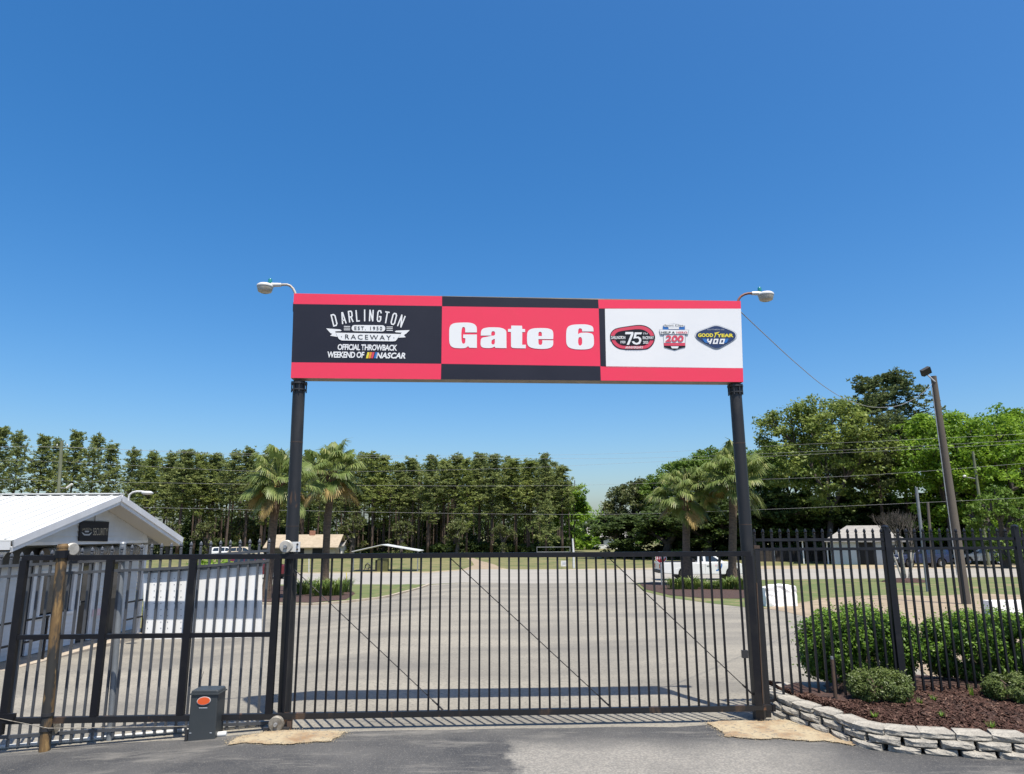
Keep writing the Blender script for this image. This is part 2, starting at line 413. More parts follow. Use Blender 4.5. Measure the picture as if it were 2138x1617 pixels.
# concrete pads under the gate posts
pads = (('concrete footing pad stained yellow under the left gate post', [(476, 1559), (490, 1546), (520, 1538), (566, 1531), (640, 1529), (722, 1531), (712, 1540), (690, 1552), (640, 1555), (560, 1558)]),
        ('concrete footing pad stained yellow under the right gate post', [(1476, 1513), (1500, 1527), (1512, 1541), (1560, 1545), (1640, 1547), (1720, 1550), (1790, 1560), (1752, 1541), (1700, 1524), (1640, 1506), (1560, 1508)]))
for lab, pts in pads:
    g = gp(*pts)
    out = []
    rnd = random.Random(len(lab))
    out = [(p.x, p.y) for p in g]
    for lev in range(5):                       # broken concrete edge
        nx = []
        for i, a in enumerate(out):
            c = out[(i + 1) % len(out)]; L_ = math.hypot(c[0] - a[0], c[1] - a[1]) * .16
            nx += [a, ((a[0] + c[0]) / 2 + rnd.uniform(-L_, L_), (a[1] + c[1]) / 2 + rnd.uniform(-L_, L_))]
        out = nx
    rg = np.random.default_rng(len(lab)); k = 1500
    seg = rg.integers(0, len(out), k); O_ = np.array(out)
    gx = O_[seg, 0] + rg.normal(0, .045, k); gy = O_[seg, 1] + rg.normal(0, .032, k)
    gc = np.array([[gx[i], gy[i], gz(gx[i], gy[i]) + .022] for i in range(k)])
    sz = rg.uniform(.0015, .0048, k)[:, None]; an = rg.random(k) * 6.28
    ux = np.stack([np.cos(an), np.sin(an), np.zeros(k)], 1) * sz; uy = np.stack([-np.sin(an), np.cos(an), np.zeros(k)], 1) * sz * .7; uz = np.array([0, 0, 1.0]) * sz * .8
    GV = np.stack([gc - ux - uy - uz, gc + ux - uy - uz, gc + uy - uz, gc + uz], 1).reshape(-1, 3)
    ix = np.arange(k)[:, None] * 4
    GF = np.concatenate([ix + np.array([[0, 1, 3]]), ix + np.array([[1, 2, 3]]), ix + np.array([[2, 0, 3]])])
    gm = MATS.get('grit') or leaf_mat('grit', (0.03, 0.03, 0.03), (0.36, 0.30, 0.20), 0.9, 0.0, 0.2)
    t3 = rg.random(k); go = link('grit', fast_mesh('grit', GV, GF, gm, np.concatenate([t3, t3, t3])))
    tag(go, 'loose grit scattered along the edge of the ' + ('left' if 'left' in lab else 'right') + ' concrete pad', 'grit', kind='stuff')
    o = sheet('concrete_pad', out, 0.02, MATS['pad_concrete'], struct=False)
    tag(o, lab, 'concrete pad', 'concrete pads under the gate')
# ================================================================== the gate line
GM, GX0, GY0 = 0.052, -2.9, 8.93
GRZ = math.atan(GM)
def gate_y(x): return GY0 + GM * (x - GX0)
GDIR = Vector((math.cos(GRZ), math.sin(GRZ), 0)); GNRM = Vector((-math.sin(GRZ), math.cos(GRZ), 0))
GORG = Vector((GX0, GY0, 0))
def g_loc(px, py, dy=0.0):
    """pixel -> (along, up) on the gate plane pushed back by dy"""
    p = on_line(px, py, GY0 + dy / math.cos(GRZ), GM, GX0)
    d = p - GORG
    return d.dot(GDIR), p.z
def g_pt(px, py, dy=0.0):
    return on_line(px, py, GY0 + dy / math.cos(GRZ), GM, GX0)
gate = thing('sliding_gate', 'long black steel sliding gate of upright pickets closed across the drive', 'gate', GORG, GRZ)
Z0 = g_loc(1000, 1486)[1]; Z1 = g_loc(1000, 1154.5)[1]
xl = g_loc(30, 1330)[0]; xr = g_loc(1578, 1330)[0]
BP = MATS['black_paint']
def lb(name, mats, parent, fn, smooth=False):
    b = MB(); fn(b); return b.build(name, mats, parent, smooth=smooth, local=True)
lb('top_rail', BP, gate, lambda b: b.bx(xl - .02, xr, -.028, .028, Z1 - .06, Z1))
def brail(b):
    b.bx(xl + .05, xr + .13, -.03, .03, Z0 - .034, Z0 + .02)
    b.bx(xl + .05, xr - .1, -.036, .036, Z0 - .045, Z0 - .035)
lb('bottom_rail', MATS['worn_black'], gate, brail)
zm = g_loc(300, 1328)[1]
ups = [g_loc(px, 1330)[0] for px in (31, 214, 391, 571)] + [xr - .03]
for i, u in enumerate(ups):
    w = 0.078 if i < 4 else 0.085
    lb('upright', BP, gate, lambda b: b.bx(u - w / 2, u + w / 2, -.032, .032, Z0 + .021, Z1 - .061))
for a, c in zip(ups[:3], ups[1:4]):
    lb('middle_rail', BP, gate, lambda b: b.bx(a + .04, c - .04, -.026, .026, zm - .026, zm + .026))
pm_ = MB().bx(-.0115, .0115, -.0115, .0115, 0, 1).mesh('picket', MATS['worn_black'])
pm2 = MB().bx(-.0115, .0115, -.0115, .0115, 0, 1).mesh('picket', BP)
x0 = g_loc(610.5, 1165)[0]; x1 = g_loc(1541, 1165)[0]; n = 46
for i in range(n + 1):
    if i == n - 1: continue
    lx = x0 + (x1 - x0) * i / n
    link('picket', pm_ if i % 5 == 2 else pm2, gate, (lx, 0, Z0 + .02), scale=(1, 1, Z1 - Z0 - .08))
for (ax, ay, bx_, by) in ((612, 1188, 925, 1484), (936, 1162, 1277, 1479), (1264, 1158, 1574, 1452)):
    a = g_loc(ax, ay); c = g_loc(bx_, by)
    def rod(b):
        p, q = Vector((a[0], .024, a[1])), Vector((c[0], .024, c[1]))
        b.tube([p, q], .006, 6)
        b.tube([q + (p - q) * .07, q], .011, 6)
    lb('brace_rod', MATS['dark_metal'], gate, rod)
lb('cable_bracket', BP, gate, lambda b: b.bx(xl - .09, xl + .14, -.05, .0, Z0 - .03, Z0 + .07).bx(xl - .1, xl + .02, -.05, .02, Z0 - .16, Z0 - .031))
lb('end_stop', BP, gate, lambda b: b.bx(xr + .13, xr + .17, -.04, .04, Z0 - .05, Z0 + .03))
# ------------------------------------------------------------------ gantry: two posts and the board
def post(name, label, b_px, t_px, dy, r, mats, extra=None, group=None):
    a = g_pt(*b_px, dy); c = g_pt(*t_px, dy)
    z0 = gz(a.x, a.y)
    k = (z0 - a.z) / (c.z - a.z); a = a + (c - a) * k
    return a, c
SDY = 0.06   # front face of the board behind the gate plane
def s_pt(px, py, off=0.0): return g_pt(px, py, SDY - off)
gan = thing('entrance_sign', 'long red, black and white gate sign board raised on two black round posts', 'sign', GORG + GNRM * .16, GRZ)
PDY = 0.17
for (bp, tp) in (((592.5, 1510), (625, 797)), ((1586, 1500), (1534.5, 803))):
    a, c = post('', '', bp, tp, PDY, .08, None)
    a = a - (c - a).normalized() * .03
    d = (c - a).normalized()
    o = MB().tube([a, c], .079, 24).build('post', MATS['post_black'], gan, smooth=True)
    def col(b):
        b.lathe([(.0, -.012), (.105, -.012), (.105, .012), (.08, .012)], c - d * .03, d, 20)
        b.lathe([(.08, -.008), (.098, -.008), (.098, .008), (.08, .008)], c - d * .115, d, 20)
        for k in range(8):
            t = k * math.pi / 4 + .3
            q = Vector((math.cos(t), math.sin(t), 0)) * .092
            b.tube([c + q - d * .15, c + q - d * .0], .009, 6)
    b = MB(); col(b); b.build('collar', MATS['dark_metal'], o)
    # a weld ring part way up the post
    for f in (.42, .56, .81):
        q = a + (c - a) * f
        MB().lathe([(.079, -.004), (.0805, -.003), (.0805, .003), (.079, .004)], q, d, 24).build('weld_ring', MATS['rusty_steel'], o)
TL, TR, BR, BL = (614, 613), (1546.5, 629), (1552, 798), (607, 789.5)
back = GNRM * .20
fr = [s_pt(*q, -.004) for q in (BL, BR, TR, TL)]
board = MB().prism(fr, (0, 0, 0), back).build('board', MATS['sign_frame'], gan)
fix_normals(board)
def flat(pts, off, name, m, parent):
    """closed loops of photo pixels laid as thin print on the board; later loops are holes"""
    cu = bpy.data.curves.new('tmp', 'CURVE'); cu.dimensions = '2D'; cu.fill_mode = 'BOTH'
    for lp in pts:
        sp = cu.splines.new('POLY'); sp.points.add(len(lp) - 1); sp.use_cyclic_u = True
        for i, (x, y) in enumerate(lp): sp.points[i].co = (x, -y, 0, 1)
    return from_curve(cu, off, name, m, parent, lambda x, y: (x, -y))
def from_curve(cu, off, name, m, parent, fn, place=None):
    ob = bpy.data.objects.new('tmp', cu); COL.objects.link(ob)
    dg = bpy.context.evaluated_depsgraph_get()
    me = bpy.data.meshes.new_from_object(ob.evaluated_get(dg))
    bpy.data.objects.remove(ob); bpy.data.curves.remove(cu)
    mx = world_of(parent).inverted() if parent else Matrix()
    pl = place or (lambda x, y: s_pt(x, y, off))
    for v in me.vertices:
        x, y = fn(v.co.x, v.co.y)
        v.co = mx @ pl(x, y)
    me.materials.clear(); me.materials.append(m); me.name = name; me.update()
    return link(name, me, parent)
def text(body, box, off, m, parent, name='lettering', shear=0.0, bold=0.0, space=1.0, slope=0.0, place=None, arch=0.0):
    """lettering fitted to a box of photo pixels (x0, y0, x1, y1)"""
    cu = bpy.data.curves.new('tmp', 'FONT'); cu.body = body; cu.size = 1.0; cu.shear = shear; cu.offset = bold
    cu.space_character = space; cu.resolution_u = 3; cu.fill_mode = 'FRONT'
    ob = bpy.data.objects.new('tmp', cu); COL.objects.link(ob)
    dg = bpy.context.evaluated_depsgraph_get()
    me = bpy.data.meshes.new_from_object(ob.evaluated_get(dg))
    bpy.data.objects.remove(ob); bpy.data.curves.remove(cu)
    xs = [v.co.x for v in me.vertices]; ys = [v.co.y for v in me.vertices]
    a, b_, c, d = min(xs), max(xs), min(ys), max(ys)
    mx = world_of(parent).inverted()
    x0, y0, x1, y1 = box
    pl = place or (lambda x, y: s_pt(x, y, off))
    for v in me.vertices:
        u = (v.co.x - a) / (b_ - a); w = (v.co.y - c) / max(d - c, 1e-6)
        px = x0 + (x1 - x0) * u
        py = y1 + (y0 - y1) * w + slope * (u - .5) + arch * (2 * u - 1) ** 2
        v.co = mx @ pl(px, py)
    me.materials.clear(); me.materials.append(m); me.name = name; me.update()
    return link(name, me, parent)
O1, O2, O3, O4, O5 = .003, .006, .009, .012, .015
# panels of the board
panels = [('sign_red', [(614, 613), (923, 619), (923, 639.5), (612.5, 635)]), ('sign_black', [(612.5, 635), (923, 639.5), (921.3, 760), (609, 757)]),
          ('sign_red', [(609, 757), (921.3, 760), (920.5, 792.5), (607, 789.5)]), ('sign_black', [(923, 619), (1249, 626), (1250, 644.5), (923, 640)]),
          ('sign_red', [(923, 640), (1250, 644.5), (1253.5, 765), (921.5, 760)]), ('sign_black', [(921.5, 760), (1253.5, 765), (1254.5, 795), (920.5, 792.5)]),
          ('sign_red', [(1249, 626), (1546.5, 629), (1547, 645), (1250, 644.5)]), ('sign_black', [(1250, 644.5), (1263, 645), (1265.5, 767.5), (1253.5, 765)]),
          ('sign_white', [(1263, 645), (1547, 645), (1551, 769), (1265.5, 767.5)]), ('sign_red', [(1253.5, 765), (1551.2, 769.2), (1552, 798), (1254.5, 795)])]
for m, lp in panels:
    flat([lp], O1, 'panel', MATS[m], board)
# --- Gate 6, drawn
def rnd_poly(pts, n=5):
    """corner-cut (Chaikin) a loop of points; a point (x, y, 1) keeps its corner"""
    cur = [(p[0], p[1], p[2] if len(p) > 2 else 0) for p in pts]
    for _ in range(2):
        out = []
        for i, p in enumerate(cur):
            a = cur[i - 1]; c = cur[(i + 1) % len(cur)]
            if p[2]: out.append(p)
            else:
                out.append((p[0] * .75 + a[0] * .25, p[1] * .75 + a[1] * .25, 0))
                out.append((p[0] * .75 + c[0] * .25, p[1] * .75 + c[1] * .25, 0))
        cur = out
    return [(p[0], p[1]) for p in cur]
def glyph(loops, ox, oy, k=11.878):
    return [rnd_poly([(ox + p[0] / k, oy + p[1] / k) + tuple(p[2:]) for p in lp]) for lp in loops]
G_ = [[(840, 410, 1), (840, 250), (720, 168), (480, 162), (240, 180), (155, 270), (152, 480), (155, 690), (230, 790), (420, 805), (560, 800), (622, 745, 1), (650, 790, 1), (840, 795, 1), (840, 462, 1), (500, 462, 1), (500, 550, 1), (552, 556, 1), (552, 690), (455, 690), (455, 275), (550, 275), (550, 410, 1)]]
A_ = [[(935, 488, 1), (945, 330), (1090, 285), (1260, 282), (1440, 290), (1570, 350), (1572, 480), (1574, 800, 1), (1300, 795, 1), (1280, 762, 1), (1200, 800), (1020, 798), (935, 760), (928, 640), (950, 540), (1100, 520), (1200, 492, 1), (1290, 490), (1290, 380), (1200, 380), (1195, 488, 1)],
      [(1285, 568, 1), (1200, 600), (1200, 710), (1285, 710)]]
T_ = [[(1690, 240, 1), (1960, 244, 1), (1965, 325, 1), (2035, 327, 1), (2035, 402, 1), (1965, 400, 1), (1962, 715, 1), (2055, 716, 1), (2050, 805, 1), (1800, 802), (1690, 790), (1685, 700), (1685, 398, 1), (1612, 396, 1), (1612, 325, 1), (1690, 322, 1)]]
flat(glyph(G_, 925, 660), O2, 'lettering', MATS['print_white'], board)
flat(glyph(A_, 925, 660), O2, 'lettering', MATS['print_white'], board)
flat(glyph(T_, 925, 660), O2, 'lettering', MATS['print_white'], board)
E_ = [[(830, 578, 1), (838, 470), (820, 350), (700, 305), (500, 300), (300, 310), (190, 380), (180, 560), (190, 730), (290, 800), (520, 825), (740, 810), (835, 740), (832, 606, 1), (562, 602, 1), (558, 720), (465, 720), (465, 576, 1)],
      [(550, 500, 1), (550, 395), (465, 395), (465, 500, 1)]]
S_ = [[(1832, 386, 1), (1825, 260), (1680, 212), (1500, 208), (1280, 220), (1165, 290), (1150, 500), (1160, 740), (1290, 820), (1520, 838), (1750, 822), (1840, 740), (1845, 620), (1830, 460), (1740, 420), (1600, 412), (1480, 425), (1450, 460, 1), (1450, 310), (1545, 310), (1550, 386, 1)],
      [(1550, 525), (1450, 525), (1450, 735), (1550, 735)]]
flat(glyph(E_, 1085, 660), O2, 'lettering', MATS['print_white'], board)
flat(glyph(S_, 1085, 660), O2, 'lettering', MATS['print_white'], board)
# --- left panel: arched name in thin capitals (strokes), ribbon, lines
def strokes(lines, w, off, name, m, parent, conv):
    b = MB()
    mx = world_of(parent).inverted()
    for ln in lines:
        pts = [Vector(conv(*p)) for p in ln]
        for i, (p, q) in enumerate(zip(pts, pts[1:])):
            d = (q - p)
            if d.length < 1e-6: continue
            d.normalize(); nrm = Vector((-d.y, d.x)) * w / 2; e = d * w / 2 * .7
            quad = [p - e + nrm, q + e + nrm, q + e - nrm, p - e - nrm]
            b.quad(*[mx @ s_pt(v.x, v.y, off + .00012 * i) for v in quad])
    return b.build(name, m, parent, local=True)
ST = {'D': [[(0, 0), (0, 1), (.55, 1), (.8, .85), (.8, .15), (.55, 0), (0, 0)]], 'A': [[(0, 0), (.32, 1), (.48, 1), (.8, 0)], [(.12, .3), (.68, .3)]],
      'R': [[(0, 0), (0, 1), (.6, 1), (.75, .88), (.75, .58), (.6, .46), (0, .46)], [(.4, .46), (.8, 0)]], 'L': [[(0, 1), (0, 0), (.6, 0)]], 'I': [[(.2, 0), (.2, 1)]],
      'N': [[(0, 0), (0, 1), (.75, 0), (.75, 1)]], 'G': [[(.78, .82), (.6, 1), (.2, 1), (0, .85), (0, .15), (.2, 0), (.6, 0), (.78, .15), (.78, .45), (.45, .45)]],
      'T': [[(0, 1), (.8, 1)], [(.4, 1), (.4, 0)]], 'O': [[(0, .15), (0, .85), (.2, 1), (.6, 1), (.8, .85), (.8, .15), (.6, 0), (.2, 0), (0, .15)]]}
LET = [('D', 394, 488, 340, 268), ('A', 572, 442, 530, 228), ('R', 715, 412, 690, 198), ('L', 862, 395, 845, 182), ('I', 985, 392, 985, 172), ('N', 1118, 392, 1128, 178),
       ('G', 1272, 402, 1292, 190), ('T', 1410, 432, 1448, 215), ('O', 1550, 462, 1605, 245), ('N', 1690, 505, 1775, 290)]
for ch, bx0, by0, tx0, ty0 in LET:
    k = 9.72
    B = Vector((660 + bx0 / k, 630 + by0 / k)); T = Vector((660 + tx0 / k, 630 + ty0 / k))
    up = T - B; rt = Vector((-up.y, up.x)) ; wd_ = 0.42 if ch not in 'IL' else (.42 if ch == 'L' else .0)
    rt = rt * .40
    conv = lambda u, w: (B + up * w + rt * (u - (.2 if ch == 'I' else .4)))
    strokes(ST[ch], 2.7, O2, 'lettering', MATS['print_white'], board, conv)
def pz(pts, k=9.72, ox=660, oy=630): return [(ox + x / k, oy + y / k) for x, y in pts]
def pill(x0, y0, x1, y1, sl=0.0, n=8):
    r = (y1 - y0) / 2; out = []
    for i in range(n + 1):
        a = math.pi / 2 - math.pi * i / n; out.append((x1 - r + r * math.cos(a), (y0 + y1) / 2 - r * math.sin(a) + sl))
    for i in range(n + 1):
        a = -math.pi / 2 - math.pi * i / n; out.append((x0 + r + r * math.cos(a), (y0 + y1) / 2 - r * math.sin(a)))
    return out
W_ = MATS['print_white']; K_ = MATS['print_ink']
flat([pill(734, 679, 804.5, 692, .6)], O2, 'plate', W_, board)
text('EST. 1950', (740, 682, 798, 689.5), O3, K_, board, bold=.01, space=1.35, slope=.6)
for yy in (681.2, 684.8, 688.4):
    flat([[(718, yy), (731, yy + .1), (731, yy + 1.5), (718, yy + 1.4)]], O2, 'rule', W_, board)
    flat([[(807, yy + 1.2), (820, yy + 1.3), (820, yy + 2.7), (807, yy + 2.6)]], O2, 'rule', W_, board)
flat([pz([(205, 545), (480, 565), (520, 585), (500, 600), (385, 605), (400, 640), (450, 720), (285, 695), (330, 655), (290, 640)])], O2, 'ribbon_tail', W_, board)
flat([pz([(1900, 580), (1625, 590), (1595, 610), (1620, 625), (1735, 630), (1715, 660), (1665, 735), (1820, 725), (1780, 680), (1830, 650)])], O2, 'ribbon_tail', W_, board)
flat([pz([(400, 632), (1050, 645), (1720, 660), (1660, 740), (1615, 800), (1560, 808), (1000, 800), (520, 790), (465, 765), (430, 705)])], O3, 'ribbon', W_, board)
text('RACEWAY', (720.5, 699.5, 816.5, 709.3), O4, K_, board, space=1.35, slope=2.0)
for x, y in ((713, 703.3), (822.3, 705.6)): flat([pill(x - .9, y - .9, x + .9, y + .9)], O4, 'dot', K_, board)
text('OFFICIAL THROWBACK', (705, 719.5, 829, 732), O2, W_, board, shear=.12, bold=.03, slope=1.6, space=.92)
text('WEEKEND OF', (684, 734.6, 761, 747.6), O2, W_, board, shear=.12, bold=.03, slope=.8, space=.92)
text('NASCAR', (785, 736.5, 846.5, 749), O2, W_, board, shear=.25, bold=.035, slope=.8)
for i, c in enumerate(('print_yellow', 'print_orange', 'print_red', 'print_blue')):
    xx = 764 + i * 5.2 + (1.0 if i == 3 else 0); ww = 4.4 if i < 3 else 6.0
    flat([[(xx + 3.2, 735.8), (xx + 3.2 + ww, 735.9), (xx + ww, 748.6), (xx, 748.5)]], O2, 'stripe', MATS[c], board)
# --- right panel, three emblems
def q75(pts): return [(1260 + x / 14.25, 660 + y / 14.25) for x, y in pts]
oval = [(190, 640), (200, 520), (300, 400), (440, 350), (760, 300), (1040, 262), (1250, 285), (1440, 400), (1540, 580), (1530, 740), (1450, 890), (1330, 985), (1200, 1010), (600, 1010), (420, 970), (260, 840)]
def sc_loop(lp, k, c): return [(c[0] + (x - c[0]) * k[0], c[1] + (y - c[1]) * k[1]) for x, y in lp]
oc = (865, 640)
flat([rnd_poly(q75(oval))], O2, 'emblem_rim', K_, board)
flat([rnd_poly(q75(sc_loop(oval, (.965, .93), oc)))], O3, 'emblem_ring', MATS['print_red'], board)
flat([rnd_poly(q75(sc_loop(oval, (.80, .66), oc)))], O4, 'emblem_field', K_, board)
flat([q75([(205, 590), (700, 590), (700, 705), (205, 700)])], O4 + .001, 'emblem_band', K_, board)
flat([q75([(1120, 590), (1520, 590), (1515, 710), (1120, 705)])], O4 + .001, 'emblem_band', K_, board)
flat([q75([(655, 478), (885, 478), (895, 540), (760, 860), (690, 860), (820, 545), (645, 545)])], O5, 'lettering', W_, board)
five = [(930, 490), (1145, 490), (1125, 550), (985, 550), (965, 620), (1040, 615), (1115, 660), (1130, 730), (1085, 830), (985, 858), (890, 830), (840, 765), (905, 750), (940, 795), (1000, 805), (1050, 770), (1065, 715), (1030, 665), (960, 665), (890, 680), (905, 600)]
flat([q75(five)], O5, 'lettering', W_, board)
text('TH', (1342.5, 695.2, 1352.5, 699), O5, W_, board, shear=.3)
text('DARLINGTON', (1276, 702, 1305.5, 708.5), O5, W_, board, bold=.02)
text('RACEWAY', (1342, 702.3, 1365, 708.8), O5, W_, board, bold=.02)
text('1950', (1295.5, 712, 1305.8, 717.5), O5, W_, board, bold=.02)
text('2025', (1342.5, 712.3, 1353.5, 718), O5, W_, board, bold=.02)
text('ANNIVERSARY', (1305.5, 723.3, 1343, 728.3), O5, W_, board, bold=.01)
def q2(pts): return [(1360 + x / 21.38, 665 + y / 21.38) for x, y in pts]
flat([q2([(510, 330), (600, 270), (1000, 235), (1400, 270), (1500, 330), (1510, 520), (500, 520)])], O2, 'emblem_top', MATS['print_silver'], board)
flat([q2([(515, 360), (1490, 360), (1490, 505), (515, 505)])], O3, 'emblem_sky', MATS['print_blue'], board)
flat([q2([(560, 262), (1450, 262), (1430, 385), (580, 385)])], O4, 'name_plate', W_, board)
text('Sport Clips', (1387.5, 677.6, 1426.5, 682.6), O5, MATS['print_ink'], board)
flat([q2([(760, 395), (1240, 395), (1230, 480), (770, 480)])], O4, 'name_plate', W_, board)
flat([q2([(510, 700), (1540, 700), (1525, 1280), (1300, 1340), (1050, 1430), (760, 1350), (560, 1280)])], O2, 'emblem_shield', MATS['print_silver'], board)
flat([q2([(560, 720), (1490, 720), (1490, 1095), (560, 1095)])], O3, 'emblem_field', W_, board)
flat([q2([(555, 1095), (1510, 1095), (1505, 1225), (570, 1225)])], O3, 'emblem_band', MATS['print_red'], board)
flat([q2([(562, 1226), (1515, 1226), (1510, 1290), (1300, 1335), (1050, 1415), (760, 1340), (575, 1285)])], O3, 'emblem_base', K_, board)
flat([q2([(870, 1250), (1220, 1250), (1180, 1345), (920, 1345)])], O4, 'emblem_badge', W_, board)
flat([q2([(340, 500), (1690, 515), (1640, 725), (395, 725)])], O4, 'scroll_rim', MATS['print_silver'], board)
flat([q2([(375, 520), (1655, 533), (1615, 705), (420, 705)])], O5, 'scroll', W_, board)
text('HELP A', (1381, 692.2, 1409, 696.8), O5 + .003, K_, board, bold=.02)
text('HERO', (1412.5, 692.4, 1435, 697), O5 + .003, MATS['print_red'], board, bold=.02)
text('200', (1388.8, 700.6, 1427.5, 714.2), O5, MATS['print_red'], board, bold=.035, shear=.1)
def q3(pts): return [(1260 + x / 7.372, 660 + y / 7.372) for x, y in pts]
dia = [(1395, 300), (1430, 240), (1600, 180), (1730, 128), (1880, 180), (2030, 240), (2065, 305), (2030, 370), (1880, 460), (1745, 530), (1600, 460), (1430, 360)]
dc = (1730, 310)
flat([rnd_poly(q3(dia))], O2, 'emblem_rim', MATS['print_silver'], board)
flat([rnd_poly(q3(sc_loop(dia, (.97, .955), dc)))], O3, 'emblem_rim', W_, board)
flat([rnd_poly(q3(sc_loop(dia, (.94, .92), dc)))], O4, 'emblem_field', MATS['print_navy'], board)
flat([q3([(1520, 350), (1580, 350), (1620, 420), (1560, 410)])], O5, 'emblem_flash', MATS['print_blue'], board)
flat([q3([(1930, 350), (1880, 350), (1850, 420), (1900, 410)])], O5, 'emblem_flash', MATS['print_blue'], board)
text('GOOD', (1457.5, 696.5, 1489, 704.2), O5, MATS['print_yellow'], board, bold=.045)
text('YEAR', (1496.5, 697.2, 1531.5, 704.5), O5, MATS['print_yellow'], board, bold=.045)
flat([q3([(1702, 262), (1790, 244), (1768, 262), (1742, 272), (1722, 318), (1708, 338), (1700, 330), (1716, 300), (1718, 276)])], O5 + .001, 'winged_foot', MATS['print_yellow'], board)
flat([q3([(1600, 352), (1622, 352), (1612, 385), (1640, 385), (1655, 352), (1678, 352), (1650, 432), (1628, 432), (1634, 408), (1585, 408)])], O5, 'lettering', W_, board)
for xx in (1685, 1785):
    flat([q3([(xx + 15, 352), (xx + 88, 352), (xx + 70, 432), (xx - 5, 432)]), q3([(xx + 32, 372), (xx + 60, 372), (xx + 50, 412), (xx + 22, 412)])], O5, 'lettering', W_, board)
text('SOUTHERN 500', (1476, 687.2, 1512, 690), O5, MATS['print_silver'], board)
# --- lamps at both ends of the board
def sign_lamp(label, pts, mats, head, lens, cell, sgn):
    t = thing('sign_lamp', label, 'lamp', s_pt(*pts[0]) + GNRM * .1, GRZ, 'lamps at the ends of the gate sign')
    L_ = [s_pt(*p) + GNRM * .1 for p in pts]
    MB().tube(L_, .017, 10).build('arm', mats, t, smooth=True)
    a, c = [s_pt(*p) + GNRM * .1 for p in head]
    MB().tube([a, (a + c) / 2, c], [.026, .028, .030], 14).build('neck', MATS['lamp_white'], t, smooth=True)
    e = s_pt(*lens) + GNRM * .1
    ax = Vector((0, 0, 1))
    MB().lathe([(0, .042), (.05, .040), (.085, .030), (.106, .014), (.110, 0), (.108, -.012), (.09, -.012), (.09, 0), (0, .005)], e, ax, 24).build('lamp_head', MATS['lamp_white'], t, smooth=True)
    MB().lathe([(.104, -.0125), (.100, -.045), (.088, -.075), (.06, -.088), (0, -.092)], e, ax, 24).build('lens', MATS['lamp_lens'], t, smooth=True)
    q = s_pt(*cell) + GNRM * .1
    MB().lathe([(.026, -.02), (.026, .035), (.02, .045), (0, .047)], q, ax, 14).build('photo_cell', MATS['teal_cell'], t, smooth=True)
    b_ = L_[0]
    MB().lathe([(.027, -.09), (.03, -.03), (.03, .03), (.024, .05)], b_, ax, 12).build('bracket', MATS['dark_metal'], t)
arc_l = [(612.5, 633), (613, 622), (613.5, 613), (612, 606), (608, 598), (602, 592), (595, 589.5), (588, 589.5), (581, 590)]
sign_lamp('grey lamp with teal photocell on a pale gooseneck arm, left end of the sign', arc_l, MATS['pipe_grey'], [(583, 590), (562, 590)], (549, 593), (559.5, 584), -1)
arc_r = [(1546, 648), (1545.5, 638), (1545.5, 628), (1548, 620), (1553, 614), (1560, 610), (1568, 608), (1576, 608)]
sign_lamp('grey lamp with teal photocell on a rusty gooseneck arm, right end of the sign', arc_r, MATS['pipe_rust'], [(1575, 608), (1594, 608)], (1605, 611), (1592, 602), 1)
# ------------------------------------------------------------------ rollers, receiver and guide posts
def roller(label, px, py, dy, r, mats, group='gate guide rollers'):
    c = g_pt(px, py, dy)
    t = thing('guide_roller', label, 'roller', c, GRZ, group)
    ax = GNRM
    MB().lathe([(.0, -.030), (r * .88, -.030), (r, -.020), (r, -.012), (r * .86, -.004), (r * .86, .004), (r, .012), (r, .02), (0, .03)], c, ax, 28).build('wheel', mats, t, smooth=True)
    MB().lathe([(.0, -.062), (.02, -.062), (.024, -.05), (.024, -.029)], c, ax, 10).build('axle_nut', MATS['zinc'], t)
    return t, c
t, c = roller('pale round guide roller on top of the gate by the left sign post', 597.5, 1141.5, -.02, .077, MATS['wheel_zinc'])
q = g_pt(612, 1142, .05)
MB().box(q, (.17, .02, .12), Matrix.Rotation(GRZ, 3, 'Z')).build('bracket', MATS['pale_paint'], t)
for zz in (-.03, .03):
    MB().lathe([(0, -.026), (.012, -.024), (.012, -.01)], q + GDIR * .055 + Vector((0, 0, zz)), GNRM, 10).build('bolt', MATS['dark_metal'], t)
t, c = roller('worn iron roller under the gate at the left sign post', 577, 1512, -.05, .088, MATS['wheel_iron'])
MB().box(c + Vector((0, .06, -.07)), (.30, .14, .06), Matrix.Rotation(GRZ, 3, 'Z')).build('base_plate', MATS['dark_metal'], t)
MB().box(c + GDIR * .14 + Vector((0, .05, -.02)), (.05, .06, .12), Matrix.Rotation(GRZ, 3, 'Z')).build('bracket', MATS['rusty_steel'], t)
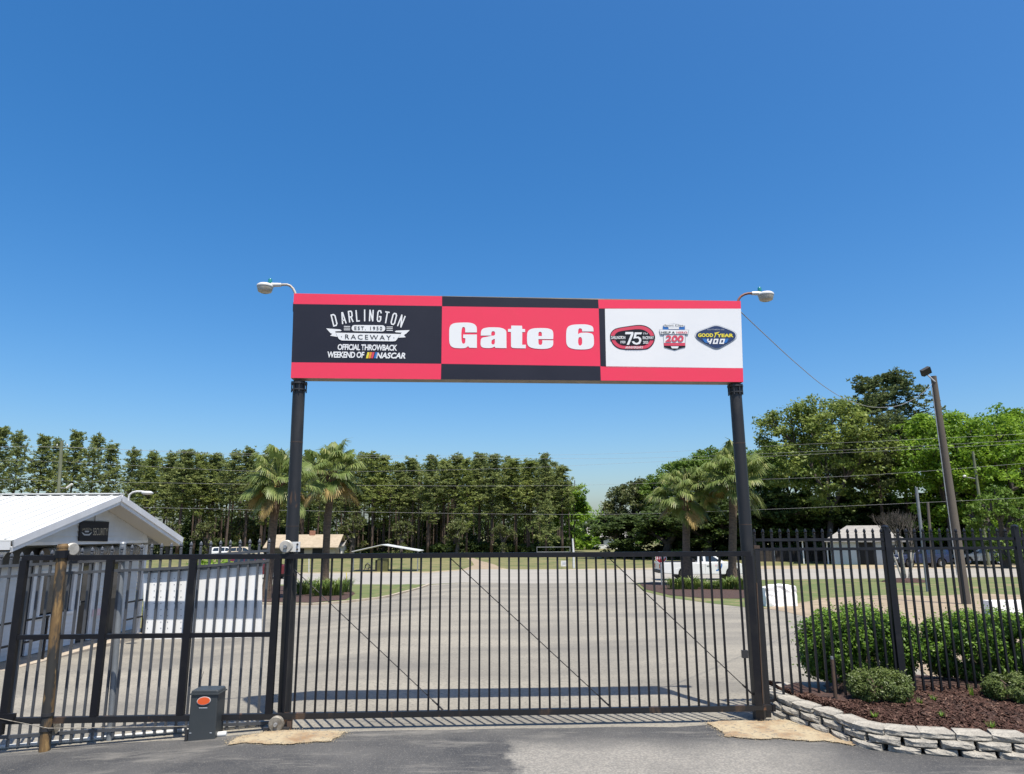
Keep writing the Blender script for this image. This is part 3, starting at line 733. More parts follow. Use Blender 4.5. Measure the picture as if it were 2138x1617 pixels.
# rusty pole in front, left
a = ground(93, 1570); tp = at_y(131, 1141, a.y)
gpole = thing('guide_post', 'rusty peeling round steel post standing before the left end of the gate', 'post', a)
MB().tube([a - Vector((0, 0, .05)), tp], .059, 20).build('pole', MATS['rust_yellow'], gpole, smooth=True)
dd = (tp - a).normalized()
MB().lathe([(.0, .03), (.05, .03), (.062, .0), (.062, -.02)], tp, dd, 16).build('cap', MATS['rust_yellow'], gpole)
MB().lathe([(.06, -.06), (.075, -.06), (.075, .03), (.06, .03)], tp - dd * .08, dd, 16).build('clamp', MATS['black_paint'], gpole)
for f in (.105, .175):
    q = a + (tp - a) * f
    MB().lathe([(.058, -.018), (.067, -.018), (.067, .018), (.058, .018)], q, dd, 18).build('clamp', MATS['dark_metal'], gpole)
for lab, px, py, r in (('grey guide roller clamped to the top of the rusty post', 151, 1147, .075), ('dark guide roller clamped near the foot of the rusty post', 108, 1521, .085)):
    c = at_y(px, py, a.y + .12)
    t = thing('guide_roller', lab, 'roller', c, GRZ, 'gate guide rollers')
    ax = (GDIR * .85 - GNRM * .5).normalized()
    MB().lathe([(0, -.03), (r * .9, -.03), (r, -.015), (r * .86, 0), (r, .015), (r * .9, .03), (0, .03)], c, ax, 26).build('wheel', MATS['wheel_iron' if r > .08 else 'wheel_zinc'], t, smooth=True)
    MB().beam(c, c - Vector((.10, .06, 0)), .03, .07).build('bracket', MATS['dark_metal'], t)
# drive cable from the gate end to the operator
b1 = g_pt(0, 1501, -.05); b2 = g_pt(100, 1521, -.09)
pts = [g_pt(-60, 1496, -.05), b1, g_pt(50, 1511, -.07), b2, g_pt(128, 1521, -.08), g_pt(390, 1517, -.08)]
tag(MB().tube(pts, .005, 6).build('drive_cable', MATS['wheel_iron']), 'thin steel drive cable running from the gate end past the rusty post', 'cable')
# receiver posts on the right
p = g_pt(1585, 1512, .07); p2 = g_pt(1564, 1158, .09)
z0 = gz(p.x, p.y)
rp = thing('receiver_post', 'square rusty steel latch post in front of the right sign post', 'post', (p.x, p.y, z0), GRZ)
MB().beam((p.x, p.y, z0 - .02), (p2.x, p2.y, p2.z), .10, .085, up=GNRM).build('tube', MATS['worn_black'], rp)
MB().beam((p.x + .052, p.y - .03, z0 + .2), (p2.x + .056, p2.y - .03, p2.z - .35), .012, .04, up=GNRM).build('edge_strip', MATS['rusty_steel'], rp)
q = g_pt(1555, 1366, -.02); MB().box(q, (.07, .05, .09)).build('latch', MATS['dark_metal'], rp)
p = g_pt(1603, 1490, .20); p2 = g_pt(1579, 1146, .20)
z0 = gz(p.x, p.y)
fp = thing('fence_post', 'slim rust streaked square post between the right sign post and the fence', 'post', (p.x, p.y, z0), GRZ)
MB().beam((p.x, p.y, z0 - .02), p2, .062, .062, up=GNRM).build('tube', MATS['worn_black'], fp)
MB().box(p2 + Vector((0, 0, .02)), (.072, .072, .04)).build('cap', MATS['rusty_steel'], fp)
# ------------------------------------------------------------------ gate operator
f0 = ground(390, 1549.5); f1x = at_y(447, 1549.5, f0.y).x
zt = at_y(395, 1441.5, f0.y).z
op = thing('gate_operator', 'dark grey metal gate motor box with an orange oval badge', 'gate motor', ((f0.x + f1x) / 2, f0.y + .125, f0.z), R(1.5))
w = (f1x - f0.x) / 2; h = zt - f0.z; dpt = .125
mat('box_grey', (0.042, 0.050, 0.055), 0.45, c2=(0.05, 0.058, 0.063), scale=2, spec=0.5)
mat('badge_orange', (0.80, 0.12, 0.03), 0.3)
b = MB(); ch = .02
prof = [(-w, 0), (w, 0), (w, h - ch), (w - ch * .6, h), (-w + ch * .6, h), (-w, h - ch)]
b.prism([(x, -dpt, z) for x, z in prof], (0, 0, 0), (0, 2 * dpt, 0))
o = fix_normals(b.build('housing', MATS['box_grey'], op, local=True))
bv = o.modifiers.new('bevel', 'BEVEL'); bv.width = .012; bv.segments = 2; bv.limit_method = 'ANGLE'
b = MB(); b.bx(-w - .012, w + .012, -dpt - .012, dpt + .012, h - .05, h - .038); b.build('lid_seam', MATS['box_grey'], op, local=True)
def ell(rx, rz, y, cz, tilt=.06, n=28):
    return [(rx * math.cos(2 * math.pi * k / n) - .0, y, cz + rz * math.sin(2 * math.pi * k / n) + tilt * rx * math.cos(2 * math.pi * k / n)) for k in range(n)]
bd = MB().prism(ell(.078, .046, -dpt - .001, h - .115), (0, 0, 0), (0, -.006, 0)).build('badge', MATS['pale_paint'], op, local=True)
MB().prism(ell(.071, .040, -dpt - .0075, h - .115), (0, 0, 0), (0, -.003, 0)).build('badge_face', MATS['badge_orange'], bd, local=True)
MB().bx(-.05, .045, -dpt - .002, -dpt, h - .195, h - .187).build('name_strip', MATS['print_silver'], op, local=True)
MB().bx(-w - .03, -w, -dpt - .005, -dpt + .02, 0, .13).build('base_bracket', MATS['dark_metal'], op, local=True)
for xx in (-w + .03, w - .05): MB().bx(xx - .012, xx + .012, -dpt - .003, -dpt, .09, .097).build('screw_slot', MATS['print_silver'], op, local=True)
MB().tube([(-w + .03, dpt - .08, h), (-w + .035, dpt - .08, h + .06), (-w + .06, dpt - .08, h + .17)], .0025, 5).build('aerial', MATS['dark_metal'], op, local=True)
# white pipe along the foot of the fence
cp = [(0, 1568), (50, 1563.5), (92, 1558.5), (150, 1552), (250, 1542.5), (340, 1536), (385, 1532)]
pts = [g_pt(px, py, .26) for px, py in cp]
cpts = []
for p in [g_pt(-140, 1582, .26)] + pts: cpts.append(Vector((p.x, p.y, gz(p.x, p.y) + .03)))
for px in (470, 556): q = g_pt(px, 1526, .26); cpts.append(Vector((q.x, q.y, gz(q.x, q.y) + .03)))
tag(MB().tube(cpts, .022, 10).build('conduit_pipe', MATS['pale_paint'], smooth=True), 'white plastic conduit lying along the foot of the left fence', 'pipe')
q = ground(452, 1541)
tag(MB().tube([q + Vector((0, .02, .03)), q + Vector((.10, .03, .035))], .03, 12).build('pipe_end', MATS['pale_paint'], smooth=True), 'short cut white pipe end beside the gate motor box', 'pipe')
# ================================================================== fixed fences beside the gate
FP = MATS['fence_paint']
GP_ = mat('fence_grey', (0.075, 0.082, 0.095), 0.4, c2=(0.10, 0.105, 0.115), scale=4, lo=0.45, hi=0.65, spec=0.6)
def finial(r=.0125, h=1.0):
    """picket of unit height with a pressed spear point on top (the point keeps its size through the z offset below)"""
    return MB().bx(-r, r, -r, r, 0, h)
pick_m = MB().bx(-.0125, .0125, -.0125, .0125, 0, 1).mesh('picket', FP)
sp_ = MB()
sp_.lathe([(.017, 0), (.017, .012), (.011, .018), (.021, .038), (.015, .062), (.0, .085)], (0, 0, 0), (0, 0, 1), 8)
spear_m = sp_.mesh('spear_point', FP)
pick_g = MB().bx(-.0125, .0125, -.0125, .0125, 0, 1).mesh('picket', GP_); spear_g = sp_.mesh('spear_point', GP_)
def interp(tab, x):
    for (a, b), (c, d) in zip(tab, tab[1:]):
        if x <= c: return b + (d - b) * (x - a) / (c - a)
    return tab[-1][1]
# ---- left, behind the sliding gate: rails given by their height in the photo
LDY = .19
lf = thing('steel_fence', 'grey sunlit steel picket fence behind the parked part of the sliding gate, left', 'fence', GORG + GNRM * LDY, GRZ, 'steel picket fences')
def lz(tab): return [g_loc(px, py, LDY) for px, py in tab]
r1 = lz([(-90, 1187), (0, 1183), (220, 1171), (300, 1168), (380, 1164), (562, 1150)])
r2 = lz([(-90, 1210), (0, 1205), (220, 1193), (300, 1190), (380, 1186), (562, 1171)])
tp_ = lz([(-90, 1161), (0, 1157), (220, 1142), (300, 1137), (380, 1133), (562, 1125)])
br = lz([(-90, 1546), (0, 1540), (180, 1527), (370, 1518), (562, 1509)])
bt = lz([(-90, 1570), (0, 1562), (180, 1546), (370, 1530), (562, 1522)])
def rail(tab, hgt, name='rail'):
    for (a, b), (c, d) in zip(tab, tab[1:]):
        MB().beam((a, 0, b), (c, 0, d), .034, hgt).build(name, GP_, lf, local=True)
rail(r1, .032); rail(r2, .032); rail(br, .036)
xa, xb = g_loc(-80, 1300, LDY)[0], g_loc(560, 1300, LDY)[0]
x = xa; k = 0
while x < xb:
    z0 = interp(bt, x); z1 = interp(tp_, x) - .075
    o = link('picket', pick_g, lf, (x, 0, z0), scale=(1, 1, z1 - z0))
    link('spear_point', spear_g, lf, (x, 0, z1 - .001))
    x += .1195; k += 1
a = g_pt(229, 1548, LDY + .03); c = g_pt(257, 1136, LDY + .03)
q = thing('fence_pole', 'round grey galvanised pole standing in the left fence', 'pole', (a.x, a.y, gz(a.x, a.y)))
MB().tube([(a.x, a.y, gz(a.x, a.y) - .03), c], .037, 16).build('tube', MATS['grey_steel'], q, smooth=True)
MB().lathe([(.037, 0), (.040, .004), (.028, .022), (0, .028)], c, (0, 0, 1), 14).build('cap', MATS['grey_steel'], q, smooth=True)
a = g_pt(150, 1545, LDY + .02); c = g_pt(162, 1186, LDY + .02)
# ---- white sheet panel fixed behind the pickets
wp = thing('white_hoarding', 'white sheet hoarding hung behind the pickets between the security building and the post', 'hoarding', g_pt(420, 1333, LDY + .05), GRZ)
cor = [g_pt(px, py, LDY + .035) for px, py in ((299, 1336), (546, 1331), (547.5, 1175), (300, 1190))]
mat('panel_white', (1.08, 1.08, 1.06), 0.4, c2=(1.03, 1.03, 1.02), scale=1.2, bump=0.03, bscale=6)
fix_normals(MB().prism(cor, (0, 0, 0), GNRM * .012).build('sheet', MATS['panel_white'], wp))
cor2 = [g_pt(px, py, LDY + .025) for px, py in ((299, 1198), (547, 1182.5), (547.5, 1174), (300, 1189))]
fix_normals(MB().prism(cor2, (0, 0, 0), GNRM * .05).build('top_trim', MATS['grey_steel'], wp))
b = MB()
for px in range(308, 392, 14):
    for py in range(1208, 1330, 13):
        p = g_pt(px, py, LDY + .0345); b.lathe([(0, -.004), (.006, -.002), (.006, .001)], p, GNRM, 6)
b.build('rivets', MATS['grey_steel'], wp)['kind'] = 'stuff'
# ---- right fence in the planting bed
RY0, RM, RX0 = 9.66, 0.06, 3.4
RRZ = math.atan(RM)
RD = Vector((math.cos(RRZ), math.sin(RRZ), 0)); RO = Vector((RX0, RY0, 0))
def r_loc(px, py):
    p = on_line(px, py, RY0, RM, RX0); return (p - RO).dot(RD), p.z
rf = thing('steel_fence', 'black steel picket fence with spear points rising from the planting bed, right', 'fence', RO, RRZ, 'steel picket fences')
zt_ = r_loc(1750, 1104)[1]; za = r_loc(1750, 1127)[1]; zb = r_loc(1750, 1146.5)[1]; zc = r_loc(1690, 1461)[1]; zg = r_loc(1750, 1462)[1] - .02
xa = r_loc(1572, 1140)[0]; xb = 5.6
posts = [r_loc(1849, 1115)[0], r_loc(2120, 1115)[0], r_loc(2392, 1115)[0]]
for z_, hh in ((za, .036), (zb, .036), (zc, .036)):
    prev = xa
    for p_ in posts:
        MB().bx(prev + .03, p_ - .03, -.017, .017, z_ - hh / 2, z_ + hh / 2).build('rail', FP, rf, local=True); prev = p_
for p_ in posts:
    o = MB().bx(p_ - .034, p_ + .034, -.034, .034, zg - .05, zt_ + .01).build('post', FP, rf, local=True)
    MB().lathe([(.052, 0), (.052, .012), (.03, .03), (0, .036)], (p_, 0, zt_ + .01), (0, 0, 1), 4).build('post_cap', FP, o, local=True)
x = xa + .03
while x < posts[-1]:
    if min(abs(x - p_) for p_ in posts) > .05:
        link('picket', pick_m, rf, (x, 0, zg), scale=(1, 1, zt_ - .08 - zg))
        link('spear_point', spear_m, rf, (x, 0, zt_ - .081))
    x += .1165
# ================================================================== retaining wall of split-face blocks and the bed behind it
base_px = [(1607, 1481), (1635, 1499), (1669, 1511), (1711, 1525), (1745, 1537), (1773, 1549), (1814, 1563), (1883, 1573), (1952, 1578), (2056, 1583), (2138, 1587), (2300, 1597), (2500, 1606)]
bp_ = [Vector((p.x, p.y, 0)) for p in gp(*base_px)]
first = bp_[0] + Vector((-.05, .45, 0))
path = [first] + bp_
def along(path, s):
    for a, c in zip(path, path[1:]):
        L_ = (c - a).length
        if s <= L_: return a + (c - a) * (s / L_), (c - a).normalized()
        s -= L_
    return path[-1], (path[-1] - path[-2]).normalized()
# smooth the path
for _ in range(2):
    np_ = [path[0]]
    for a, c in zip(path, path[1:]): np_ += [a * .75 + c * .25, a * .25 + c * .75]
    np_.append(path[-1]); path = np_
total = sum((c - a).length for a, c in zip(path, path[1:]))
wall = thing('retaining_wall', 'low curved retaining wall of grey split faced concrete blocks round the bed', 'wall', (path[0].x, path[0].y, 0))
rnd = random.Random(5)
BL_, BH, BD = .335, .078, .21
def block_mesh(seed, cap=False):
    r = random.Random(seed)
    bm = bmesh.new()
    bmesh.ops.create_cube(bm, size=1.0)
    bmesh.ops.subdivide_edges(bm, edges=bm.edges, cuts=3, use_grid_fill=True)
    for v in bm.verts:
        x, y, z = v.co
        fy = .5 - y            # 1 at the face (y = -.5), 0 at the back
        w = 1 - .18 * (y + .5)
        bulge = (1 - (2 * x) ** 4) * (1 - (2 * z) ** 4)
        v.co.x = x * BL_ * w * (.985 if cap else .90); v.co.y = y * BD - ((.020 if cap else .034) * bulge if y < -.49 else 0); v.co.z = z * BH * .97
        j = .008 if y < -.2 else .003
        if not (cap and z > .49 and y > -.2):
            v.co += Vector((r.uniform(-j, j) * .6, r.uniform(-j, j), r.uniform(-j, j) * .5))
        if cap and y < -.49: v.co.z -= .012 * (z > .49)
    me = bpy.data.meshes.new('block'); bm.to_mesh(me); bm.free(); me.materials.append(MATS['block']); return me
bms = [block_mesh(i) for i in range(6)]; caps = [block_mesh(20 + i, True) for i in range(5)]
nb = 0
for c in range(3):
    s = .165 * (c % 2) + .02
    while s < total - .2:
        p, d = along(path, s + BL_ / 2)
        nrm = Vector((-d.y, d.x, 0))      # to the bed side
        pos = p + nrm * (BD / 2 + .030 * c - .035 + rnd.uniform(-.014, .014)) + Vector((0, 0, -.012 + BH * (c + .5) + rnd.uniform(-.003, .003)))
        link('block', rnd.choice(caps if c == 2 else bms), wall, pos - wall.location, math.atan2(d.y, d.x) + rnd.uniform(-.018, .018))
        s += BL_ * (1.0 if c < 2 else 1.0) + rnd.uniform(.002, .010); nb += 1
ZW = BH * 3 - .02
# soil of the bed
inner = []
for i in range(60):
    p, d = along(path, total * i / 59); inner.append(p + Vector((-d.y, d.x, 0)) * .20)
bm = bmesh.new()
rows = []
N_ = 18
for p in inner:
    back = Vector((max(p.x, 3.75) + .0, 12.2, 0)) if p.y < 12 else p + Vector((.2, .2, 0))
    row = []
    for k in range(N_ + 1):
        q = p + (Vector((max(p.x, 4.15), 10.35 if p.x < 4.2 else min(12.2, 10.35 + (p.x - 4.2) * 2.2), 0)) - p) * (k / N_)
        z = ZW - .035 + .05 * math.sin(min(k / 5, 1) * math.pi / 2) + .012 * math.sin(q.x * 7 + q.y * 5) + .012 * math.sin(q.x * 17 - q.y * 13) - (.25 * max(0, (k - 11) / 7))
        row.append(bm.verts.new((q.x, q.y, z)))
    rows.append(row)
for a, c in zip(rows, rows[1:]):
    for k in range(N_): bm.faces.new((a[k], c[k], c[k + 1], a[k + 1]))
bmesh.ops.recalc_face_normals(bm, faces=bm.faces)
if sum(f.normal.z for f in bm.faces) < 0: bmesh.ops.reverse_faces(bm, faces=bm.faces)
for f in bm.faces: f.smooth = True
me = bpy.data.meshes.new('planting_bed'); bm.to_mesh(me); bm.free(); me.materials.append(MATS['mulch'])
o = link('planting_bed', me); o['kind'] = 'structure'
def bed_z(x, y): return ZW + .012
# bark chips lying on the bed
rng = np.random.default_rng(3)
n = 20000
ii = rng.integers(0, 59, n); tt = rng.random(n) ** 1.4 * .5 + .005
V = []; F = []; T = []
px_ = np.array([[p.x, p.y] for p in inner])
cx = px_[ii, 0] + (px_[np.minimum(ii + 1, 59), 0] - px_[ii, 0]) * rng.random(n)
yb_ = np.where(cx < 4.2, 10.35, np.minimum(12.2, 10.35 + (cx - 4.2) * 2.2))
cy = px_[ii, 1] + (yb_ - px_[ii, 1]) * tt
cz = ZW - .035 + .05 * np.sin(np.minimum(tt * N_ / 5, 1) * math.pi / 2) + .012 * np.sin(cx * 7 + cy * 5) + .012 * np.sin(cx * 17 - cy * 13) + .008
L_ = rng.uniform(.010, .034, n); W2 = rng.uniform(.004, .011, n); an = rng.random(n) * 6.283; tl = rng.uniform(-.6, .6, n)
ux = np.stack([np.cos(an) * np.cos(tl), np.sin(an) * np.cos(tl), np.sin(tl)], 1) * L_[:, None]
uy = np.stack([-np.sin(an), np.cos(an), rng.uniform(-.5, .5, n)], 1) * W2[:, None]
C = np.stack([cx, cy, cz], 1)
V = np.stack([C - ux - uy, C + ux - uy, C + ux + uy, C - ux + uy], 1).reshape(-1, 3)
F = np.arange(n * 4).reshape(-1, 4)
mm = leaf_mat('bark_chip', (0.026, 0.013, 0.010), (0.070, 0.036, 0.027), 0.9, 0.0, 0.2, third=(0.135, 0.085, 0.064))
o = link('bark_chips', fast_mesh('bark_chips', V, F, mm, rng.random(n)))
tag(o, 'loose red brown bark chips covering the bed behind the block wall', 'mulch', kind='stuff')
# ------------------------------------------------------------------ shrubs
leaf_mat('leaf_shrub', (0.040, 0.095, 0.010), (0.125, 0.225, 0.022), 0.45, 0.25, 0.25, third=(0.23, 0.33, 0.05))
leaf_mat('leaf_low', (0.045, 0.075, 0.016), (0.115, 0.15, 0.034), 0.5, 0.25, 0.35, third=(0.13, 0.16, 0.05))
mat('bark', (0.12, 0.085, 0.06), 0.9, c2=(0.07, 0.05, 0.038), scale=6, bump=0.5, bscale=25)
def leaves(C, N, size, rng, ratio=.5, jit=.5):
    """leaf-shaped quads (diamonds) at C, facing N"""
    n = len(C)
    N = N / np.linalg.norm(N, axis=1, keepdims=True)
    r = rng.normal(size=(n, 3)); a = np.cross(N, r); a /= np.linalg.norm(a, axis=1, keepdims=True) + 1e-9
    b = np.cross(N, a)
    s = (size * rng.uniform(1 - jit, 1 + jit, n))[:, None]
    V = np.stack([C - a * s, C + b * s * ratio - N * s * .12, C + a * s, C - b * s * ratio - N * s * .12], 1).reshape(-1, 3)
    return V, np.arange(n * 4).reshape(-1, 4)
def shrub(name, label, c, rx, ry, h, n, size, m, seed, group, stems=7):
    """rounded shrub: leaf shoots over lumpy mounds, darker space and stems inside"""
    rng = np.random.default_rng(seed)
    t = thing(name, label, 'shrub', c, 0, group)
    nl = 130
    th = rng.random(nl) * 6.283; ph = np.arccos(rng.uniform(-.95, 1, nl))
    sq = np.sin(ph) ** .58
    lob = np.stack([sq * np.cos(th) * rx * .82, sq * np.sin(th) * ry * .82, h * .47 + np.cos(ph) * h * .41], 1)
    lr = rng.uniform(.16, .27, nl) * min(rx, h * .8)
    idx = rng.integers(0, nl, n)
    d = rng.normal(size=(n, 3)); d /= np.linalg.norm(d, axis=1, keepdims=True)
    rr = rng.uniform(.55, 1.0, n) ** .5
    C = lob[idx] + d * (lr[idx] * rr)[:, None]
    stray = rng.random(n) < .035
    C[stray] += d[stray] * rng.uniform(.02, .16, stray.sum())[:, None] * min(1.0, h) + np.array([0, 0, .03])
    keep = (C[:, 2] > .02)
    C = C[keep]; d = d[keep]
    N = d * .7 + rng.normal(size=C.shape) * .45 + np.array([0, -.1, .55])
    V, F = leaves(C, N, size, rng, .48, .35)
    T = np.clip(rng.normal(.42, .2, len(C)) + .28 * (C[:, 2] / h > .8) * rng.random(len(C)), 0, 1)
    o = link('foliage', fast_mesh('foliage', V, F, m, T), t); o['kind'] = 'stuff'
    rs = random.Random(seed)
    for i in range(stems):
        a = rs.random() * 6.28; e = Vector((math.cos(a) * rx * .6, math.sin(a) * ry * .6, h * rs.uniform(.55, .8)))
        s0 = Vector((math.cos(a) * .06, math.sin(a) * .06, -.03))
        MB().tube([s0, s0 * .5 + e * .45 + Vector((0, 0, .08)), e], [.016, .012, .006], 6).build('stem', MATS['bark'], t, local=True)
    return t
def shrub_at(px0, px1, py0, Y, **k):
    a = at_y(px0, 1400, Y); c = at_y(px1, 1400, Y); top = at_y((px0 + px1) / 2, py0, Y)
    return Vector(((a.x + c.x) / 2, Y, ZW - .02)), (c.x - a.x) / 2, top.z - ZW + .02
c, rx, h = shrub_at(1673, 1918, 1268, 10.65)
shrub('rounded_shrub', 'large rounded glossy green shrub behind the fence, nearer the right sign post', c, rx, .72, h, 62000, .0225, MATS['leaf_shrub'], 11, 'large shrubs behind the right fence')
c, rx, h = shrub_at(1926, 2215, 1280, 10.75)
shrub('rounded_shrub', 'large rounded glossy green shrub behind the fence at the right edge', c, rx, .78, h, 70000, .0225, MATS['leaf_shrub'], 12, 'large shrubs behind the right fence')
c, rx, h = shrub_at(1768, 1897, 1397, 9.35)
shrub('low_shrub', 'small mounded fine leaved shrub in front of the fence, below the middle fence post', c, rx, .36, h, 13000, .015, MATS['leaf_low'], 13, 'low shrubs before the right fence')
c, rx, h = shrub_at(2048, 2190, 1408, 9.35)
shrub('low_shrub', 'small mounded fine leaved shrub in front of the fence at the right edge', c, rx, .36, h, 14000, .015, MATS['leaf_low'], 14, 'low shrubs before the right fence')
# small weeds between
rs = random.Random(9)
weeds = [((1825, 1498), 'tiny weed tuft in the bark left of the others'), ((1921, 1470), 'small green weed tuft just right of the near low shrub'), ((1950, 1462), 'small weed tuft under the fence between the two low shrubs'),
         ((1967, 1496), 'thin weed tuft in the middle of the bark bed'), ((2071, 1519), 'small weed tuft by the wall cap blocks at the right'), ((2030, 1452), 'pale upright weed stalks beside the right low shrub')]
for (px, py), lab in weeds:
    d = ray(px, py); p = CAM + d * ((ZW + .02 - CAM.z) / d.z)
    V = []; F = []; T = []
    hgt = .16 if 'upright' in lab else .07
    for i in range(26 if hgt < .1 else 14):
        a = rs.random() * 6.28; l = hgt * rs.uniform(.5, 1); o = Vector((math.cos(a), math.sin(a), 0))
        s0 = o * rs.uniform(0, .03); e = s0 + o * l * (.7 if hgt < .1 else .15) + Vector((0, 0, l)); w = Vector((-o.y, o.x, 0)) * .006
        k = len(V); V += [s0 - w, s0 + w, e]; F.append((k, k + 1, k + 2)); T.append(rs.random())
    ob = link('weed_tuft', fast_mesh('weed_tuft', V, F, MATS['leaf_shrub'], T), None, p); tag(ob, lab, 'weed', 'weeds in the bark bed')
# short stake in the bed
d = ray(1745, 1462); p = CAM + d * ((ZW - CAM.z) / d.z); tpp = at_y(1737, 1377, p.y)
st = thing('stake', 'short dark steel stake with a pale cap before the large shrub', 'stake', p)
MB().tube([p - Vector((0, 0, .1)), tpp], .022, 10).build('rod', MATS['rusty_steel'], st, smooth=True)
MB().tube([tpp - Vector((0, 0, .02)), tpp + Vector((0, 0, .035))], .018, 10).build('cap', MATS['grey_steel'], st, smooth=True)
# pale rock at the end of the wall
d = ray(1637, 1440); p = CAM + d * ((ZW - .05 - CAM.z) / d.z)
bm = bmesh.new(); bmesh.ops.create_icosphere(bm, subdivisions=3, radius=1)
rr = random.Random(4)
for v in bm.verts: v.co = Vector((v.co.x * .20, v.co.y * .13, v.co.z * .085)) * (1 + .12 * math.sin(v.co.x * 5 + v.co.z * 7) + rr.uniform(-.03, .03))
me = bpy.data.meshes.new('rock'); bm.to_mesh(me); bm.free(); me.materials.append(MATS['block'])
tag(link('rock', me, None, p), 'pale flat rock behind the end of the block wall', 'rock')
# ================================================================== security building
mat('siding', (0.70, 0.71, 0.72), 0.5, c2=(0.62, 0.63, 0.64), scale=1.5)
mat('roof_white', (0.70, 0.71, 0.70), 0.5, c2=(0.64, 0.65, 0.64), scale=0.6, spec=0.3)
mat('trim_white', (0.76, 0.77, 0.79), 0.45, c2=(0.68, 0.69, 0.71), scale=2)
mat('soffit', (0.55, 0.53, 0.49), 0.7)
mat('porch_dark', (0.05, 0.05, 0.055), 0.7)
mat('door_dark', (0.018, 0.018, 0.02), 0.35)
mat('glass_dark', (0.02, 0.025, 0.03), 0.06, spec=0.8)
mat('canvas_tan', (0.26, 0.23, 0.19), 0.8, c2=(0.19, 0.17, 0.14), scale=6)
mat('notice', (0.75, 0.55, 0.57), 0.6)
XR, XG, XW, XE = -9.9, -10.45, -10.95, -22.0
YS, YN, YM = 14.35, 21.7, 18.1
ZR, ZE = at_y(268, 1036, YM).z, at_y(45, 1130, YS).z
bz = gz(XG, 16)
sb = thing('security_building', 'small white sided security building with a white metal gable roof and porch', 'building', (-16, YM, bz))
def slope_z(y): return ZE + (ZR - ZE) * (1 - abs(y - YM) / ((YM - YS) if y < YM else (YN - YM)))
# roof panels with standing ribs
pw = .92; x = XR
rid = 0
while x > XE:
    x2 = max(x - pw, XE)
    for side in (0, 1):
        ye = YS if side == 0 else YN
        b = MB()
        pts = [(x, ye, ZE), (x2, ye, ZE), (x2, YM, ZR), (x, YM, ZR)]
        up = Vector((0, 0, .03))
        n8 = [Vector(p) for p in pts]
        b.add(n8 + [p + up for p in n8], [(0, 1, 2, 3), (7, 6, 5, 4), (0, 4, 5, 1), (1, 5, 6, 2), (2, 6, 7, 3), (3, 7, 4, 0)])
        for k in range(3):
            xr = x - (k + .5) * (x - x2) / 3
            b.beam((xr, ye, ZE + .04), (xr, YM - (.02 if side == 0 else -.02), ZR + .04), .035, .024)
        fix_normals(b.build('roof_panel', MATS['roof_white'], sb))
    x = x2 - .004
b = MB(); b.beam((XR + .02, YM, ZR + .055), (XE, YM, ZR + .055), .26, .03); b.build('ridge_cap', MATS['roof_white'], sb)
# fascias: two stepped boards on the rake, one along the eave
for ye in (YS, YN):
    e = Vector((0, 1, 0)) if ye == YS else Vector((0, -1, 0))
    for off, w, h, dz, nm in ((.02, .03, .15, -.045, 'rake_board'), (-.012, .03, .10, -.165, 'rake_trim')):
        MB().beam((XR + off, ye, ZE + dz), (XR + off, YM - e.y * .0, ZR + dz), w, h).build(nm, MATS['trim_white'], sb)
    MB().bx(XE, XR - .03, ye - .015, ye + .015, ZE - .17, ZE - .005).build('eave_board', MATS['trim_white'], sb)
    # soffit under the gable overhang and along the eave
    b = MB(); dz = -.215
    b.quad((XR, ye, ZE + dz), (XG, ye, ZE + dz), (XG, YM, ZR + dz), (XR, YM, ZR + dz)); b.build('soffit', MATS['soffit'], sb)
# gable face: lapped boards
yl, yr = YS + .35, YN - .98
zb_ = at_x(200, 1132, XG).z
b = MB(); hb = .125; z = zb_ + .02
while z < ZR - .26:
    zt2 = z + hb
    ya = YM - (YM - YS) * (ZR - .22 - z) / (ZR - ZE); yb = YM + (YN - YM) * (ZR - .22 - z) / (ZR - ZE)
    yc = YM - (YM - YS) * (ZR - .22 - zt2) / (ZR - ZE); yd = YM + (YN - YM) * (ZR - .22 - zt2) / (ZR - ZE)
    ya, yb, yc, yd = max(ya, yl), min(yb, yr), max(yc, yl), min(yd, yr)
    b.add([(XG + .034, ya, z), (XG + .034, yb, z), (XG, yd, zt2), (XG, yc, zt2), (XG, ya, z), (XG, yb, z)], [(0, 1, 2, 3), (4, 5, 1, 0)])
    z = zt2
b.build('gable_siding', MATS['siding'], sb)['kind'] = 'stuff'
MB().bx(XG - .06, XG + .03, yl, yr, zb_ - .05, zb_ + .02).build('porch_beam', MATS['trim_white'], sb)
# porch posts with rounded brackets
for yp, sg in ((yl + .06, 1), (yr - .06, -1)):
    o = MB().bx(XG - .06, XG + .04, yp - .06, yp + .06, gz(XG, yp) - .05, zb_ - .10).build('porch_post', MATS['trim_white'], sb)
    arc = [(XG - .02, yp, zb_ - .10), (XG - .02, yp + sg * .5, zb_ - .10)]
    for k in range(9):
        a = math.pi / 2 * k / 8
        arc.append((XG - .02, yp + sg * (.5 - .44 * math.sin(a)), zb_ - .10 - .5 * (1 - math.cos(a))))
    fix_normals(MB().prism(arc, (0, 0, 0), (.03, 0, 0)).build('bracket', MATS['trim_white'], o))
MB().bx(XW, XG - .06, yl, yr, zb_ - .05, zb_ - .03).build('porch_ceiling', MATS['porch_dark'], sb)
